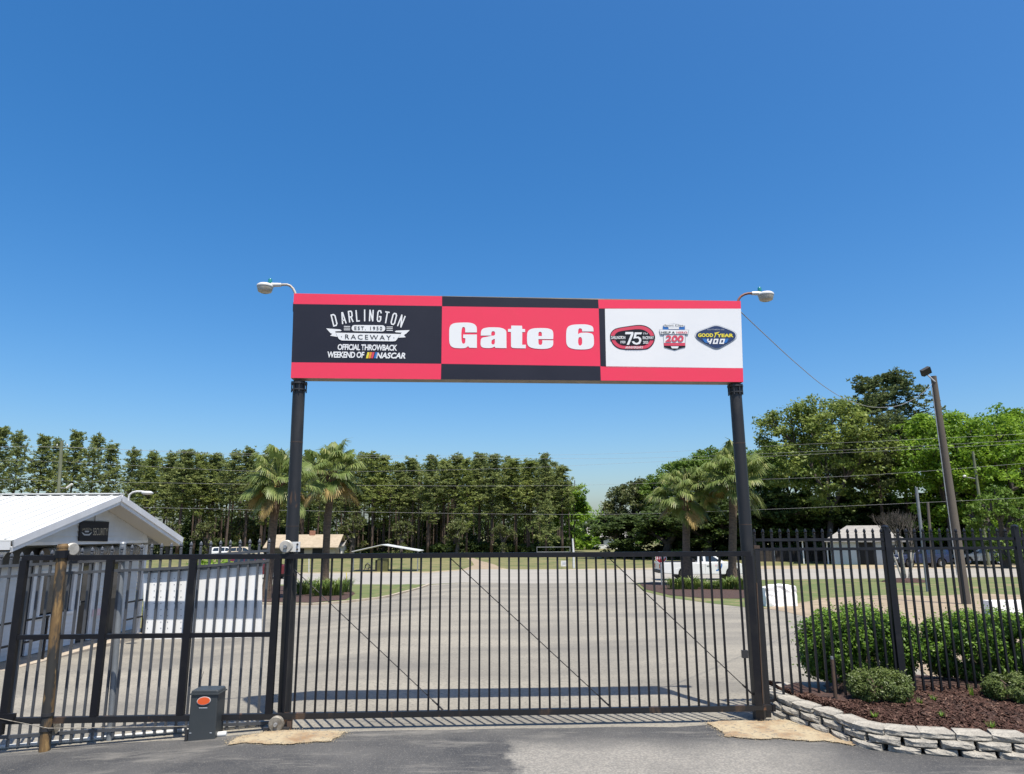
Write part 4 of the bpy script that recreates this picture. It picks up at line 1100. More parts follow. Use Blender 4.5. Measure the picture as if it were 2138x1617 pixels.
# walls: porch wall (faces right), end wall (faces us), with lapped siding
def siding_x(X, y0, y1, z0, z1, hole=()):
    b = MB(); z = z0
    while z < z1 - .01:
        zz = min(z + .105, z1)
        segs = [(y0, y1)]
        for (a, c, za_, zc_) in hole:
            if zz > za_ and z < zc_:
                ns = []
                for s, e in segs:
                    if c <= s or a >= e: ns.append((s, e)); continue
                    if a > s: ns.append((s, a))
                    if c < e: ns.append((c, e))
                segs = ns
        for s, e in segs:
            b.add([(X + .014, s, z), (X + .014, e, z), (X, e, zz), (X, s, zz), (X, s, z), (X, e, z)], [(0, 1, 2, 3), (4, 5, 1, 0)])
        z = zz
    return b
g0 = gz(XW, 17) + .06
def yspan(p0, p1): return tuple(sorted((at_x(p0, 1250, XW).y, at_x(p1, 1250, XW).y)))
def zof(px, py): return at_x(px, py, XW).z
D1 = yspan(38, 66); D2 = yspan(163, 191); D3 = yspan(222, 249); WN = yspan(82, 150)
zd = g0 + 2.02
wz0, wz1 = zof(115, 1281), zof(115, 1196)
holes = [(D1[0], D1[1], g0, zd), (D2[0], D2[1], g0, zd), (D3[0], D3[1], g0, zd), (WN[0], WN[1], wz0, wz1)]
siding_x(XW, yl, 21.35, g0, zb_ - .04, holes).build('porch_siding', MATS['siding'], sb)['kind'] = 'stuff'
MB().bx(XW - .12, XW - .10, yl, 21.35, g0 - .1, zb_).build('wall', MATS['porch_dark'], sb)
for d in (D1, D2, D3):
    o = MB().bx(XW - .06, XW - .02, d[0] + .03, d[1] - .03, g0, zd - .03).build('door', MATS['door_dark'], sb)
    MB().bx(XW - .019, XW - .012, d[0] + .12, d[1] - .12, g0 + .95, zd - .15).build('pane', MATS['glass_dark'], o)
    MB().bx(XW - .019, XW + .02, d[0] + .06, d[0] + .10, g0 + .9, g0 + 1.02).build('handle', MATS['zinc'], o)
    f = MB()
    for s in (d[0], d[1]): f.bx(XW - .05, XW + .02, s - .04, s + .04, g0, zd)
    f.bx(XW - .05, XW + .02, d[0] - .04, d[1] + .04, zd + .001, zd + .07)
    f.build('door_frame', MATS['trim_white'], sb)
w_ = MB().bx(XW - .05, XW - .035, WN[0] + .04, WN[1] - .04, wz0 + .04, wz1 - .04).build('window', MATS['glass_dark'], sb)
f = MB()
for s in (WN[0], WN[1]): f.bx(XW - .04, XW + .025, s - .04, s + .04, wz0, wz1)
f.bx(XW - .04, XW + .025, WN[0] - .04, WN[1] + .04, wz1 + .001, wz1 + .07); f.bx(XW - .04, XW + .05, WN[0] - .06, WN[1] + .06, wz0 - .07, wz0 - .001)
ym_ = (WN[0] + WN[1]) / 2; f.bx(XW - .04, XW + .0, ym_ - .025, ym_ + .025, wz0 + .001, wz1)
f.build('window_frame', MATS['trim_white'], w_)
nt_ = at_x(200, 1278, XW)
MB().bx(XW + .016, XW + .022, nt_.y - .18, nt_.y + .18, nt_.z - .10, nt_.z + .08).build('notice', MATS['notice'], sb)
# end wall facing the gate
b = MB(); z = g0 - .1
while z < ZE - .02:
    zz = min(z + .105, ZE - .02)
    b.add([(XE, yl - .014, z), (XG - .06, yl - .014, z), (XG - .06, yl, zz), (XE, yl, zz), (XE, yl, z), (XG - .06, yl, z)], [(0, 1, 2, 3), (4, 5, 1, 0)])
    z = zz
b.build('end_siding', MATS['siding'], sb)['kind'] = 'stuff'
MB().bx(XE, XW - .13, yr - .05, yr, g0 - .1, ZE).build('rear_wall', MATS['siding'], sb)
MB().bx(XG - .34, XG - .32, yl + .1, yr - .1, zb_ - .50, zb_ - .101).build('porch_dark_panel', MATS['door_dark'], sb)  # dark panel added to stand for the shade inside the upper porch
# rolled canvas blind with hoops under the beam
p0, p1 = at_x(95, 1147, XG - .16), at_x(308, 1147, XG - .16)
zc_ = zb_ - .25
cv = MB(); pts = []
for i in range(60):
    t = i / 59; pts.append((XG - .16, p0.y + (p1.y - p0.y) * t, zc_ + .015 * math.sin(t * 40)))
cv.tube(pts, .13, 14); o = cv.build('rolled_blind', MATS['canvas_tan'], sb, smooth=True)
for k in range(26):
    g = k // 4; t = (g * .155 + (k % 4) * .02 + .04)
    if t > 1: break
    yy = p0.y + (p1.y - p0.y) * t
    MB().lathe([(.13, -.008), (.15, -.006), (.15, .006), (.13, .008)], (XG - .16, yy, zc_), (0, 1, 0), 16).build('hoop', MATS['pipe_grey'], o)
# slab walk with its edge
b = MB().bx(XE, -10.15, yl - 1.2, yr + .9, bz - .2, g0 - .015); o = b.build('walkway', MATS['kerb']); o['kind'] = 'structure'
# sign on the gable
XS = XG + .06
sg = thing('security_sign', 'black security sign with a winged emblem hanging on the white gable', 'sign', at_x(197, 1130, XS))
def xs(px, py, off=0.0): return at_x(px, py, XS + off)
fix_normals(MB().prism([xs(*q) for q in ((165, 1130), (225, 1131), (228, 1090), (168, 1088))], (0, 0, 0), (-.02, 0, 0)).build('board', MATS['print_ink'], sg))
mat('sign_gilt', (0.42, 0.37, 0.28), 0.5)
text('SECURITY', (194.5, 1103, 225.5, 1118), 0, MATS['sign_gilt'], sg, place=lambda x, y: xs(x, y, .004), space=.92)
def xflat(lp, off, name, m):
    cu = bpy.data.curves.new('tmp', 'CURVE'); cu.dimensions = '2D'; cu.fill_mode = 'BOTH'
    sp = cu.splines.new('POLY'); sp.points.add(len(lp) - 1); sp.use_cyclic_u = True
    for i, (x, y) in enumerate(lp): sp.points[i].co = (x, -y, 0, 1)
    return from_curve(cu, 0, name, m, sg, lambda x, y: (x, -y), place=lambda x, y: xs(x, y, off))
xflat([(170, 1111), (174, 1113), (177, 1115.5), (186, 1115.5), (189, 1113), (192.5, 1111), (190, 1115), (187, 1118.5), (176, 1118.5), (172.5, 1115)], .004, 'ribbon', MATS['print_silver'])
xflat(pill(177, 1108.5, 186, 1111.8), .004, 'plate', MATS['print_silver'])
text('DARLINGTON', (171.5, 1102.5, 191.5, 1107), 0, MATS['sign_gilt'], sg, place=lambda x, y: xs(x, y, .004), arch=2.2)
MB().tube([at_x(198, 1090, XS - .01), at_x(199, 1072, XS - .01)], .008, 6).build('hanger', MATS['dark_metal'], sg)
# gooseneck lamp on the gable peak
q = [at_y(px, py, YM - .05) for px, py in ((268, 1046), (268.5, 1040), (271, 1033), (277, 1028.5), (285, 1026.5), (295, 1026.5), (302, 1027.5))]
gl = thing('gable_lamp', 'pale gooseneck lamp at the peak of the security building gable', 'lamp', q[0])
MB().tube(q, .024, 8).build('arm', MATS['lamp_white'], gl, smooth=True)
MB().lathe([(0, .04), (.08, .035), (.14, .0), (.135, -.025), (.09, -.05), (0, -.06)], at_y(308, 1029, YM - .05), (0, 0, 1), 16).build('lamp_head', MATS['lamp_white'], gl, smooth=True)
# handrails at the walk
def handrail(label, y0, y1, X, z0):
    t = thing('handrail', label, 'handrail', (X, (y0 + y1) / 2, z0), 0, 'black handrails at the porch')
    n = 3
    for i in range(n):
        y = y0 + (y1 - y0) * i / (n - 1)
        MB().bx(X - .02, X + .02, y - .02, y + .02, z0 - .05, z0 + .9).build('post', MATS['black_paint'], t)
    for zz in (.45, .9): MB().bx(X - .019, X + .019, y0 - .05, y1 + .05, z0 + zz - .02, z0 + zz + .02).build('rail', MATS['black_paint'], t)
ya, yb = at_x(-30, 1300, -10.3).y, at_x(98, 1300, -10.3).y
handrail('black tube handrail at the near end of the porch walk', ya, yb, -10.3, g0 - .02)
ya, yb = at_x(262, 1280, -10.3).y, at_x(300, 1280, -10.3).y
handrail('black tube handrail at the far end of the porch walk', ya, yb, -10.3, g0 - .02)
# ================================================================== trees
leaf_mat('pine_needle', (0.108, 0.148, 0.052), (0.270, 0.310, 0.105), 0.6, 0.42, 0.2, third=(0.40, 0.40, 0.16))
leaf_mat('leaf_bright', (0.078, 0.160, 0.014), (0.215, 0.345, 0.032), 0.5, 0.45, 0.25, third=(0.31, 0.42, 0.06))
leaf_mat('pine_light', (0.125, 0.170, 0.045), (0.300, 0.345, 0.098), 0.6, 0.42, 0.2, third=(0.43, 0.43, 0.16))
leaf_mat('pine_dark', (0.055, 0.085, 0.035), (0.145, 0.180, 0.065), 0.6, 0.35, 0.2, third=(0.22, 0.24, 0.10))
leaf_mat('leaf_yellow', (0.090, 0.135, 0.026), (0.215, 0.270, 0.060), 0.5, 0.4, 0.25, third=(0.32, 0.36, 0.10))
leaf_mat('leaf_mid', (0.058, 0.115, 0.018), (0.150, 0.235, 0.038), 0.5, 0.4, 0.25, third=(0.24, 0.31, 0.07))
leaf_mat('leaf_olive', (0.050, 0.068, 0.022), (0.120, 0.140, 0.045), 0.5, 0.35, 0.25, third=(0.21, 0.16, 0.075))
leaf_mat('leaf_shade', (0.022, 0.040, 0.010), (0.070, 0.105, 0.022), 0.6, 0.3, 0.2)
mat('pine_bark', (0.115, 0.080, 0.060), 0.95, c2=(0.065, 0.048, 0.040), scale=3, stretch=(1, 1, .3))
mat('grey_bark', (0.10, 0.085, 0.072), 0.95, c2=(0.055, 0.048, 0.042), scale=3, stretch=(1, 1, .3))
def pine_meshes(seed, H, cr=3.0, crown0=.42, nb=46, dens=1.0, mt='pine_needle'):
    """tall bare trunk, flat irregular branch layers with upturned needle tufts"""
    r = random.Random(seed); rng = np.random.default_rng(seed)
    wood = MB()
    lean = Vector((r.uniform(-.5, .5), r.uniform(-.5, .5), 0))
    def axis(t): return lean * t * t + Vector((0, 0, H * t))
    wood.tube([axis(i / 8) for i in range(9)], [.21 * (1 - .85 * (i / 8)) + .015 for i in range(9)], 7)
    C = []; D = []; B = []
    for k in range(nb):
        t = crown0 + (1 - crown0) * ((k + r.random()) / nb) ** .85
        u = (t - crown0) / (1 - crown0)
        L = cr * (1.0 - .78 * u ** 1.6) * r.uniform(.30, 1.18) * (.55 + .45 * min(1, u * 4))
        a = k * 2.399 + r.uniform(-.5, .5)
        d = Vector((math.cos(a), math.sin(a), 0)); e = r.uniform(-.08, .38) + .35 * u
        s0 = axis(min(t, .985)); pts = [s0, s0 + d * L * .5 + Vector((0, 0, L * .5 * e)), s0 + d * L + Vector((0, 0, L * (e + .16)))]
        wood.tube(pts, [.05 * (1 - .5 * u), .032, .012], 5, cap=False)
        m = int((5 + 11 * L / cr) * dens)
        tone = r.gauss(0, .09)
        for j in range(m):
            f = r.uniform(.30, 1.08)
            p = s0 + (pts[2] - s0) * f + Vector((r.gauss(0, .34), r.gauss(0, .34), r.gauss(0, .30))) * (L / cr + .35)
            C.append(p); B.append(tone)
    for j in range(int(14 * dens)):
        C.append(axis(1) + Vector((r.gauss(0, .45), r.gauss(0, .45), r.gauss(-.2, .4)))); B.append(0)
    C = np.array([tuple(c) for c in C]); B = np.array(B)
    K = 12
    n = len(C)
    c = np.repeat(C, K, 0); bt = np.repeat(B, K)
    d = rng.normal(size=(n * K, 3)); d[:, 2] = np.abs(d[:, 2]) * .8 - .15
    d /= np.linalg.norm(d, axis=1, keepdims=True)
    l = rng.uniform(.22, .46, n * K)[:, None]; w = rng.uniform(.035, .08, n * K)[:, None]
    sd = np.cross(d, rng.normal(size=d.shape)); sd /= np.linalg.norm(sd, axis=1, keepdims=True)
    V = np.stack([c - sd * w * .5, c + sd * w * .5, c + d * l + sd * w, c + d * l - sd * w], 1).reshape(-1, 3)
    T = np.clip(rng.normal(.45, .2, n * K) + bt, 0, 1)
    return wood.mesh('trunk', MATS['pine_bark'], True), fast_mesh('crown', V, np.arange(len(V)).reshape(-1, 4), MATS[mt], T), (V, T)
def leafy_meshes(seed, H, W, mt, crown0=.25, leaf=.16, dens=1.0, levels=4, spread=.62, bark='grey_bark', tr=.24, open_=0.0, low=.22):
    """branching trunk, leaf clusters round the twig ends, with gaps"""
    r = random.Random(seed); rng = np.random.default_rng(seed)
    wood = MB(); tips = []
    def grow(p, d, L, rad, lev):
        q = p + d * L * .5 + Vector((r.gauss(0, .05), r.gauss(0, .05), 0)) * L
        e = p + d * L
        wood.tube([p, q, e], [rad, rad * .85, rad * .65], 6 if lev < 2 else 4, cap=False)
        if lev >= levels: tips.append((e, lev)); return
        if lev >= 2: tips.append((q.lerp(e, .5), lev))
        nk = 3 if lev < 2 else r.choice((2, 3, 3))
        a0 = r.random() * 6.28
        for k in range(nk):
            a = a0 + k * 6.283 / nk + r.uniform(-.5, .5)
            x = d.cross(Vector((.3, .5, .81))).normalized(); y = d.cross(x)
            s = spread * r.uniform(.65, 1.25)
            nd = (d * math.cos(s) + (x * math.cos(a) + y * math.sin(a)) * math.sin(s)); nd.z += .10; nd.normalize()
            grow(e, nd, L * r.uniform(.62, .86), rad * .62, lev + 1)
    grow(Vector((0, 0, -.1)), Vector((r.uniform(-.06, .06), r.uniform(-.06, .06), 1)).normalized(), H * crown0, tr, 0)
    P = np.array([tuple(t[0]) for t in tips])
    # fit to the wished height and width
    zs = P[:, 2].max(); xs = np.percentile(np.abs(P[:, :2]), 96)
    kz = (H - .5) / zs; kx = (W / 2 - .5) / xs
    wood.v = [(v[0] * kx, v[1] * kx, v[2] * kz) for v in wood.v]
    P = P * np.array([kx, kx, kz])
    if open_: P = P[rng.random(len(P)) > open_]
    nl = int(95 * dens * (W * H / 120) ** .7)
    th = rng.random(nl) * 6.283; zz = rng.uniform(low, 1, nl); pr = np.sqrt(np.clip(1 - ((zz - (low + .5 * (1 - low))) / (.56 * (1 - low))) ** 2, .04, 1))
    rad = pr * W * .46 * rng.uniform(.35, 1, nl) ** .5 * (1 + .18 * np.sin(th * 3 + seed) + .12 * np.sin(th * 5 + zz * 9))
    Q = np.stack([np.cos(th) * rad, np.sin(th) * rad, zz * (H - .7)], 1)
    if open_: Q = Q[rng.random(nl) > open_]
    P = np.concatenate([P[P[:, 2] > low * H], Q])
    n = int(np.clip(62 * dens, 6, 160))
    cr_ = .42 + .055 * W
    C = np.repeat(P, n, 0); tone = np.repeat(rng.normal(0, .13, len(P)), n)
    o = rng.normal(size=C.shape); o /= np.linalg.norm(o, axis=1, keepdims=True); o *= (rng.random(len(C)) ** .45 * cr_ * np.repeat(rng.uniform(.6, 1.2, len(P)), n))[:, None]; o[:, 2] *= .6
    C = C + o
    N = o * .6 + rng.normal(size=C.shape) * .5 + np.array([.1, -.2, .6])
    V, F = leaves(C, N, leaf, rng, .62, .4)
    T = np.clip(rng.normal(.45, .18, len(C)) + tone, 0, 1)
    return wood.mesh('trunk', MATS[bark], True), fast_mesh('crown', V, F, MATS[mt], T)
ORD = 'first second third fourth fifth sixth seventh eighth ninth tenth eleventh twelfth thirteenth fourteenth fifteenth sixteenth seventeenth eighteenth nineteenth twentieth'.split()
def place(name, label, meshes, p, rz=0.0, s=1.0, group=None, cat='tree', sz=None):
    t = thing(name, label, cat, p, rz, group)
    t.scale = (s, s, sz or s)
    link('trunk', meshes[0], t); c = link('crown', meshes[1], t)
    return t
def gpt(px, py, Y):
    p = at_y(px, py, Y); return Vector((p.x, Y, gz(p.x, Y) - .05))
PV = [pine_meshes(100 + i, 18.0, cr, c0, nb, 1.0, 'pine_light' if i in (2, 5) else 'pine_needle') for i, (cr, c0, nb) in enumerate(((3.1, .36, 62), (2.6, .46, 52), (3.7, .40, 66), (2.4, .32, 58), (3.4, .52, 50), (2.9, .26, 66)))]
def pine_at(px, top, Y, v, label, group, k=1.0):
    if k != 1: top += ((px * 7919) % 29) - 12; k *= (.82 + ((px * 104729) % 37) / 80) * (.74 if px < 270 else 1); px += ((px * 31) % 13) - 6
    b = gpt(px, 1147, Y); h = at_y(px, top, Y).z - b.z
    s = h / 18.2
    return place('pine_tree', label, PV[v % len(PV)], b, v * 1.7 + px, s * k if k != 1 else s, group, 'pine tree', s)
# left stand, over the security building
left = [(-26, 900, 92, 1), (10, 899, 98, 4), (66, 907, 100, 1), (104, 930, 104, 4), (136, 903, 99, 1), (180, 912, 98, 4), (214, 920, 104, 1), (256, 934, 110, 4), (300, 938, 112, 5), (330, 938, 116, 0), (366, 946, 112, 1), (402, 941, 114, 2), (440, 950, 116, 3), (476, 934, 112, 4), (515, 936, 114, 0), (552, 948, 116, 5), (590, 955, 118, 2), (628, 958, 120, 1), (668, 955, 116, 3)]
for i, (px, t, Y, v) in enumerate(left):
    pine_at(px, t, Y, v, 'tall dark pine left of the sign, %s from the left in its stand' % ORD[i], 'pines behind the security building', 1.12)
mid = [(712, 962, 118, 0), (742, 958, 120, 4), (776, 946, 118, 2), (806, 950, 122, 5), (835, 962, 120, 1), (866, 950, 121, 0), (893, 948, 118, 3), (922, 958, 122, 2), (950, 949, 120, 4), (978, 960, 118, 5), (1004, 952, 121, 1), (1030, 962, 118, 3), (1056, 958, 122, 0), (1082, 957, 119, 2), (1108, 962, 120, 5), (1152, 975, 121, 4), (1176, 985, 118, 1)]
for i, (px, t, Y, v) in enumerate(mid):
    pine_at(px, t, Y, v, 'tall pine across the field between the sign posts, %s from the left' % ORD[i], 'pines across the field', 1.15)
pine_at(1140, 948, 117, 3, 'pine with a lone round top above the right end of the far wood', None, 1.0)
# understorey saplings in front of the wood, lighter
UV = [leafy_meshes(200 + i, 5.5, 4.4, 'leaf_olive', .16, .15, .5, 3, .7, low=.1) for i in range(3)]
unders = [(430, 1085, 108), (505, 1075, 116), (735, 1070, 114), (838, 1085, 115), (955, 1078, 114), (1050, 1090, 114), (350, 1085, 106)]
unders.sort()
for i, (px, t, Y) in enumerate(unders):
    b = gpt(px, 1147, Y); h = at_y(px, t, Y).z - b.z
    place('young_tree', 'low leafy young tree under the far pines, %s from the left' % ORD[i], UV[i % 3], b, i * 1.3, h / 5.5, 'young trees under the far pines')
lm = pine_meshes(150, 9.0, 3.4, .12, 40, 1.0)
b = gpt(1140, 1147, 110); h = at_y(1140, 1050, 110).z - b.z
place('young_pine', 'broad low pine with light green tufts at the right end of the far wood', lm, b, .4, h / 9.1, None, 'pine tree')
# deeper wood behind: one mass
rng = np.random.default_rng(77)
AV = []; AT = []
def wood_mass(spots):
    for px, top, Y, v in spots:
        b = gpt(px, 1147, Y); h = at_y(px, top, Y).z - b.z; s = h / 18.2
        V, T = PV[v % len(PV)][2]
        a = rng.random() * 6.28; c, s_ = math.cos(a), math.sin(a)
        Rm = np.array([[c, -s_, 0], [s_, c, 0], [0, 0, 1]])
        k = rng.random(len(V) // 4) < .45
        Vk = V.reshape(-1, 4, 3)[k].reshape(-1, 3)
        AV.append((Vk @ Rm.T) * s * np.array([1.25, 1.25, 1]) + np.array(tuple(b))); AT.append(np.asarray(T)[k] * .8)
wood_mass([(x + rng.uniform(-8, 8), 962 + rng.uniform(-8, 16), 126 + rng.uniform(0, 14), int(rng.integers(0, 6))) for x in range(270, 1180, 15)])
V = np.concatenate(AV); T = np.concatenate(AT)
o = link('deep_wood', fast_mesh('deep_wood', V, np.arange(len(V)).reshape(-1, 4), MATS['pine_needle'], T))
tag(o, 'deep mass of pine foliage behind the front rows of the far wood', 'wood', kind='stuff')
mb = MB()
for i in range(150):
    px = rng.uniform(240, 1200); Y = rng.uniform(119, 150); b = gpt(px, 1147, Y); r_ = rng.uniform(.10, .19)
    mb.tube([b, b + Vector((rng.uniform(-.4, .4), 0, 12))], [r_, r_ * .7], 5, cap=False)
tag(mb.build('wood_trunks', MATS['pine_bark'], smooth=True), 'many thin dark trunks standing deep in the far pine wood', 'wood', kind='stuff')
# dark brush on the wood floor
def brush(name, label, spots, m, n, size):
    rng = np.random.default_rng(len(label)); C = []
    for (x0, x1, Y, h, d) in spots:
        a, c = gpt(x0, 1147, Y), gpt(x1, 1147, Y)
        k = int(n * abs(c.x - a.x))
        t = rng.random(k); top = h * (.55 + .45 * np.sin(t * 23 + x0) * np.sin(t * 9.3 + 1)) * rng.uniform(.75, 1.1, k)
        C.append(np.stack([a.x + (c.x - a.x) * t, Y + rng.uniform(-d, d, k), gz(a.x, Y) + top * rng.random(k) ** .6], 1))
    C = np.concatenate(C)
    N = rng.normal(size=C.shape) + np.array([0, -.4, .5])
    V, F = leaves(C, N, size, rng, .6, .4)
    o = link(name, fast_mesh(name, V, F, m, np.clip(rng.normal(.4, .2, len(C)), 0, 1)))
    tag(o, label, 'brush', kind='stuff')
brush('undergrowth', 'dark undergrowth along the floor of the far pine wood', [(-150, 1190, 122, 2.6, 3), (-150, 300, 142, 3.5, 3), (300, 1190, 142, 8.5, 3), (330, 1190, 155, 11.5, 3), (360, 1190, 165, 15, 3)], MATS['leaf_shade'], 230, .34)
brush('far_thicket', 'bright green thicket closing the gap at the right end of the far wood', [(1180, 1290, 165, 9.5, 6), (1195, 1250, 140, 5.5, 4), (1230, 1300, 230, 12.0, 6), (1330, 1500, 200, 9, 4)], MATS['leaf_bright'], 210, .34)
# deciduous tree at the wood's right end
EV = leafy_meshes(240, 12, 7.5, 'leaf_bright', .22, .2, 1.0, 4)
b = gpt(1192, 1147, 124); place('broadleaf_tree', 'bright green broadleaf tree ending the far wood at its right edge', EV, b, .3, (at_y(1192, 1010, 124).z - b.z) / 12)
# ------------------------------------------------------------------ trees on the right
TV = {k: leafy_meshes(*a[:1], **a[1]) for k, a in {
    'round': (301, dict(H=13, W=9.5, mt='leaf_mid', crown0=.2, leaf=.17, dens=1.25)),
    'round2': (302, dict(H=13, W=9, mt='leaf_mid', crown0=.18, leaf=.17, dens=1.25)),
    'olive': (303, dict(H=10, W=7.5, mt='leaf_olive', crown0=.16, leaf=.15, dens=1.0)),
    'open': (310, dict(H=17, W=12.5, mt='leaf_yellow', crown0=.30, leaf=.15, dens=1.25, spread=.55, tr=.34, open_=0, low=.30)),
    'bright': (305, dict(H=15, W=11, mt='leaf_bright', crown0=.17, leaf=.16, dens=1.2, low=.14)),
    'bright2': (306, dict(H=15, W=11.5, mt='leaf_bright', crown0=.15, leaf=.16, dens=1.2, low=.10)),
    'low': (307, dict(H=7, W=6.5, mt='leaf_mid', crown0=.12, leaf=.15, dens=1.1, levels=3, spread=.8, low=.08)),
    'shade': (308, dict(H=9, W=9, mt='leaf_shade', crown0=.14, leaf=.19, dens=1.0, low=.05))}.items()}
def tree_at(kind, px, top, Y, W_, label, H, Wm, group=None, rz=0.0):
    b = gpt(px, 1147, Y); h = at_y(px, top, Y).z - b.z
    w = W_ * Y / FPX
    t = place('broadleaf_tree', label, TV[kind], b, rz, w / Wm, group); t.scale = (w / Wm, w / Wm, h / H); return t
tree_at('olive', 1322, 997, 98, 118, 'olive tinged small tree left of the right palms', 10, 7.5, rz=.5)
tree_at('round', 1388, 985, 96, 120, 'green tree just behind the left one of the right palms', 13, 9.5, rz=2.0)
tree_at('round2', 1452, 948, 92, 150, 'dense green tree behind the right palms, rising left of the right sign post', 13, 9, rz=1.0)
tree_at('round', 1500, 927, 94, 150, 'tallest dense green tree top directly behind the right sign post', 13, 9.5, rz=3.1)
tree_at('round2', 1585, 936, 92, 150, 'dense green tree just right of the right sign post', 13, 9, rz=4.0)
tree_at('open', 1738, 826, 78, 275, 'big spreading tree with open forked limbs left of the wooden pole', 17, 12.5, rz=.8)
PB = [pine_meshes(401, 19, 6.0, .34, 56, 1.9, 'pine_dark'), pine_meshes(402, 19, 5.6, .36, 54, 1.9, 'pine_dark')]
for px, top, Y, v, lab in ((1850, 800, 77, 0, 'tall dark pine left of the wooden utility pole'), (1905, 784, 80, 1, 'tallest pine, its top just behind the wooden utility pole')):
    b = gpt(px, 1147, Y); s = (at_y(px, top, Y).z - b.z) / 19.2
    place('pine_tree', lab, PB[v], b, v * 2.0, s, None, 'pine tree')
tree_at('round2', 1648, 915, 88, 150, 'dense green tree filling in left of the big spreading tree', 13, 9, rz=5.0)
tree_at('round', 1800, 905, 86, 170, 'dense green tree filling in between the spreading tree and the pines', 13, 9.5, rz=5.5)
tree_at('bright2', 1935, 880, 84, 190, 'bright green tree between the pines and the wooden utility pole', 15, 11.5, rz=3.5)
tree_at('bright', 1992, 852, 72, 215, 'bright spring green tree right behind the wooden utility pole', 15, 11, rz=.2)
tree_at('bright2', 2090, 866, 70, 225, 'bright spring green tree at the right edge of the picture', 15, 11.5, rz=1.4)
tree_at('bright', 2185, 850, 74, 230, 'bright green tree cut by the right edge of the picture', 15, 11, rz=2.4)
tree_at('low', 2095, 1010, 62, 120, 'low bright green tree below the lamp pole at the right', 7, 6.5, rz=.9)
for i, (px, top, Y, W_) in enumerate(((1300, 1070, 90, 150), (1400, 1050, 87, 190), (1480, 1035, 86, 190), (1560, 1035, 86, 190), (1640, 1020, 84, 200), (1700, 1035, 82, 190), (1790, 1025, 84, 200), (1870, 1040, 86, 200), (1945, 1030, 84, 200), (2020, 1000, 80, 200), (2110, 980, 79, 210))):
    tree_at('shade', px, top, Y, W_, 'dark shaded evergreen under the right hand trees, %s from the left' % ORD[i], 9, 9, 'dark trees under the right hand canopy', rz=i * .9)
brush('belt_undergrowth', 'dark undergrowth filling the belt under the right hand trees', [(1285, 2300, 90, 4.5, 2), (1285, 2300, 97, 7, 2), (1500, 2300, 102, 9, 2)], MATS['leaf_shade'], 150, .26)
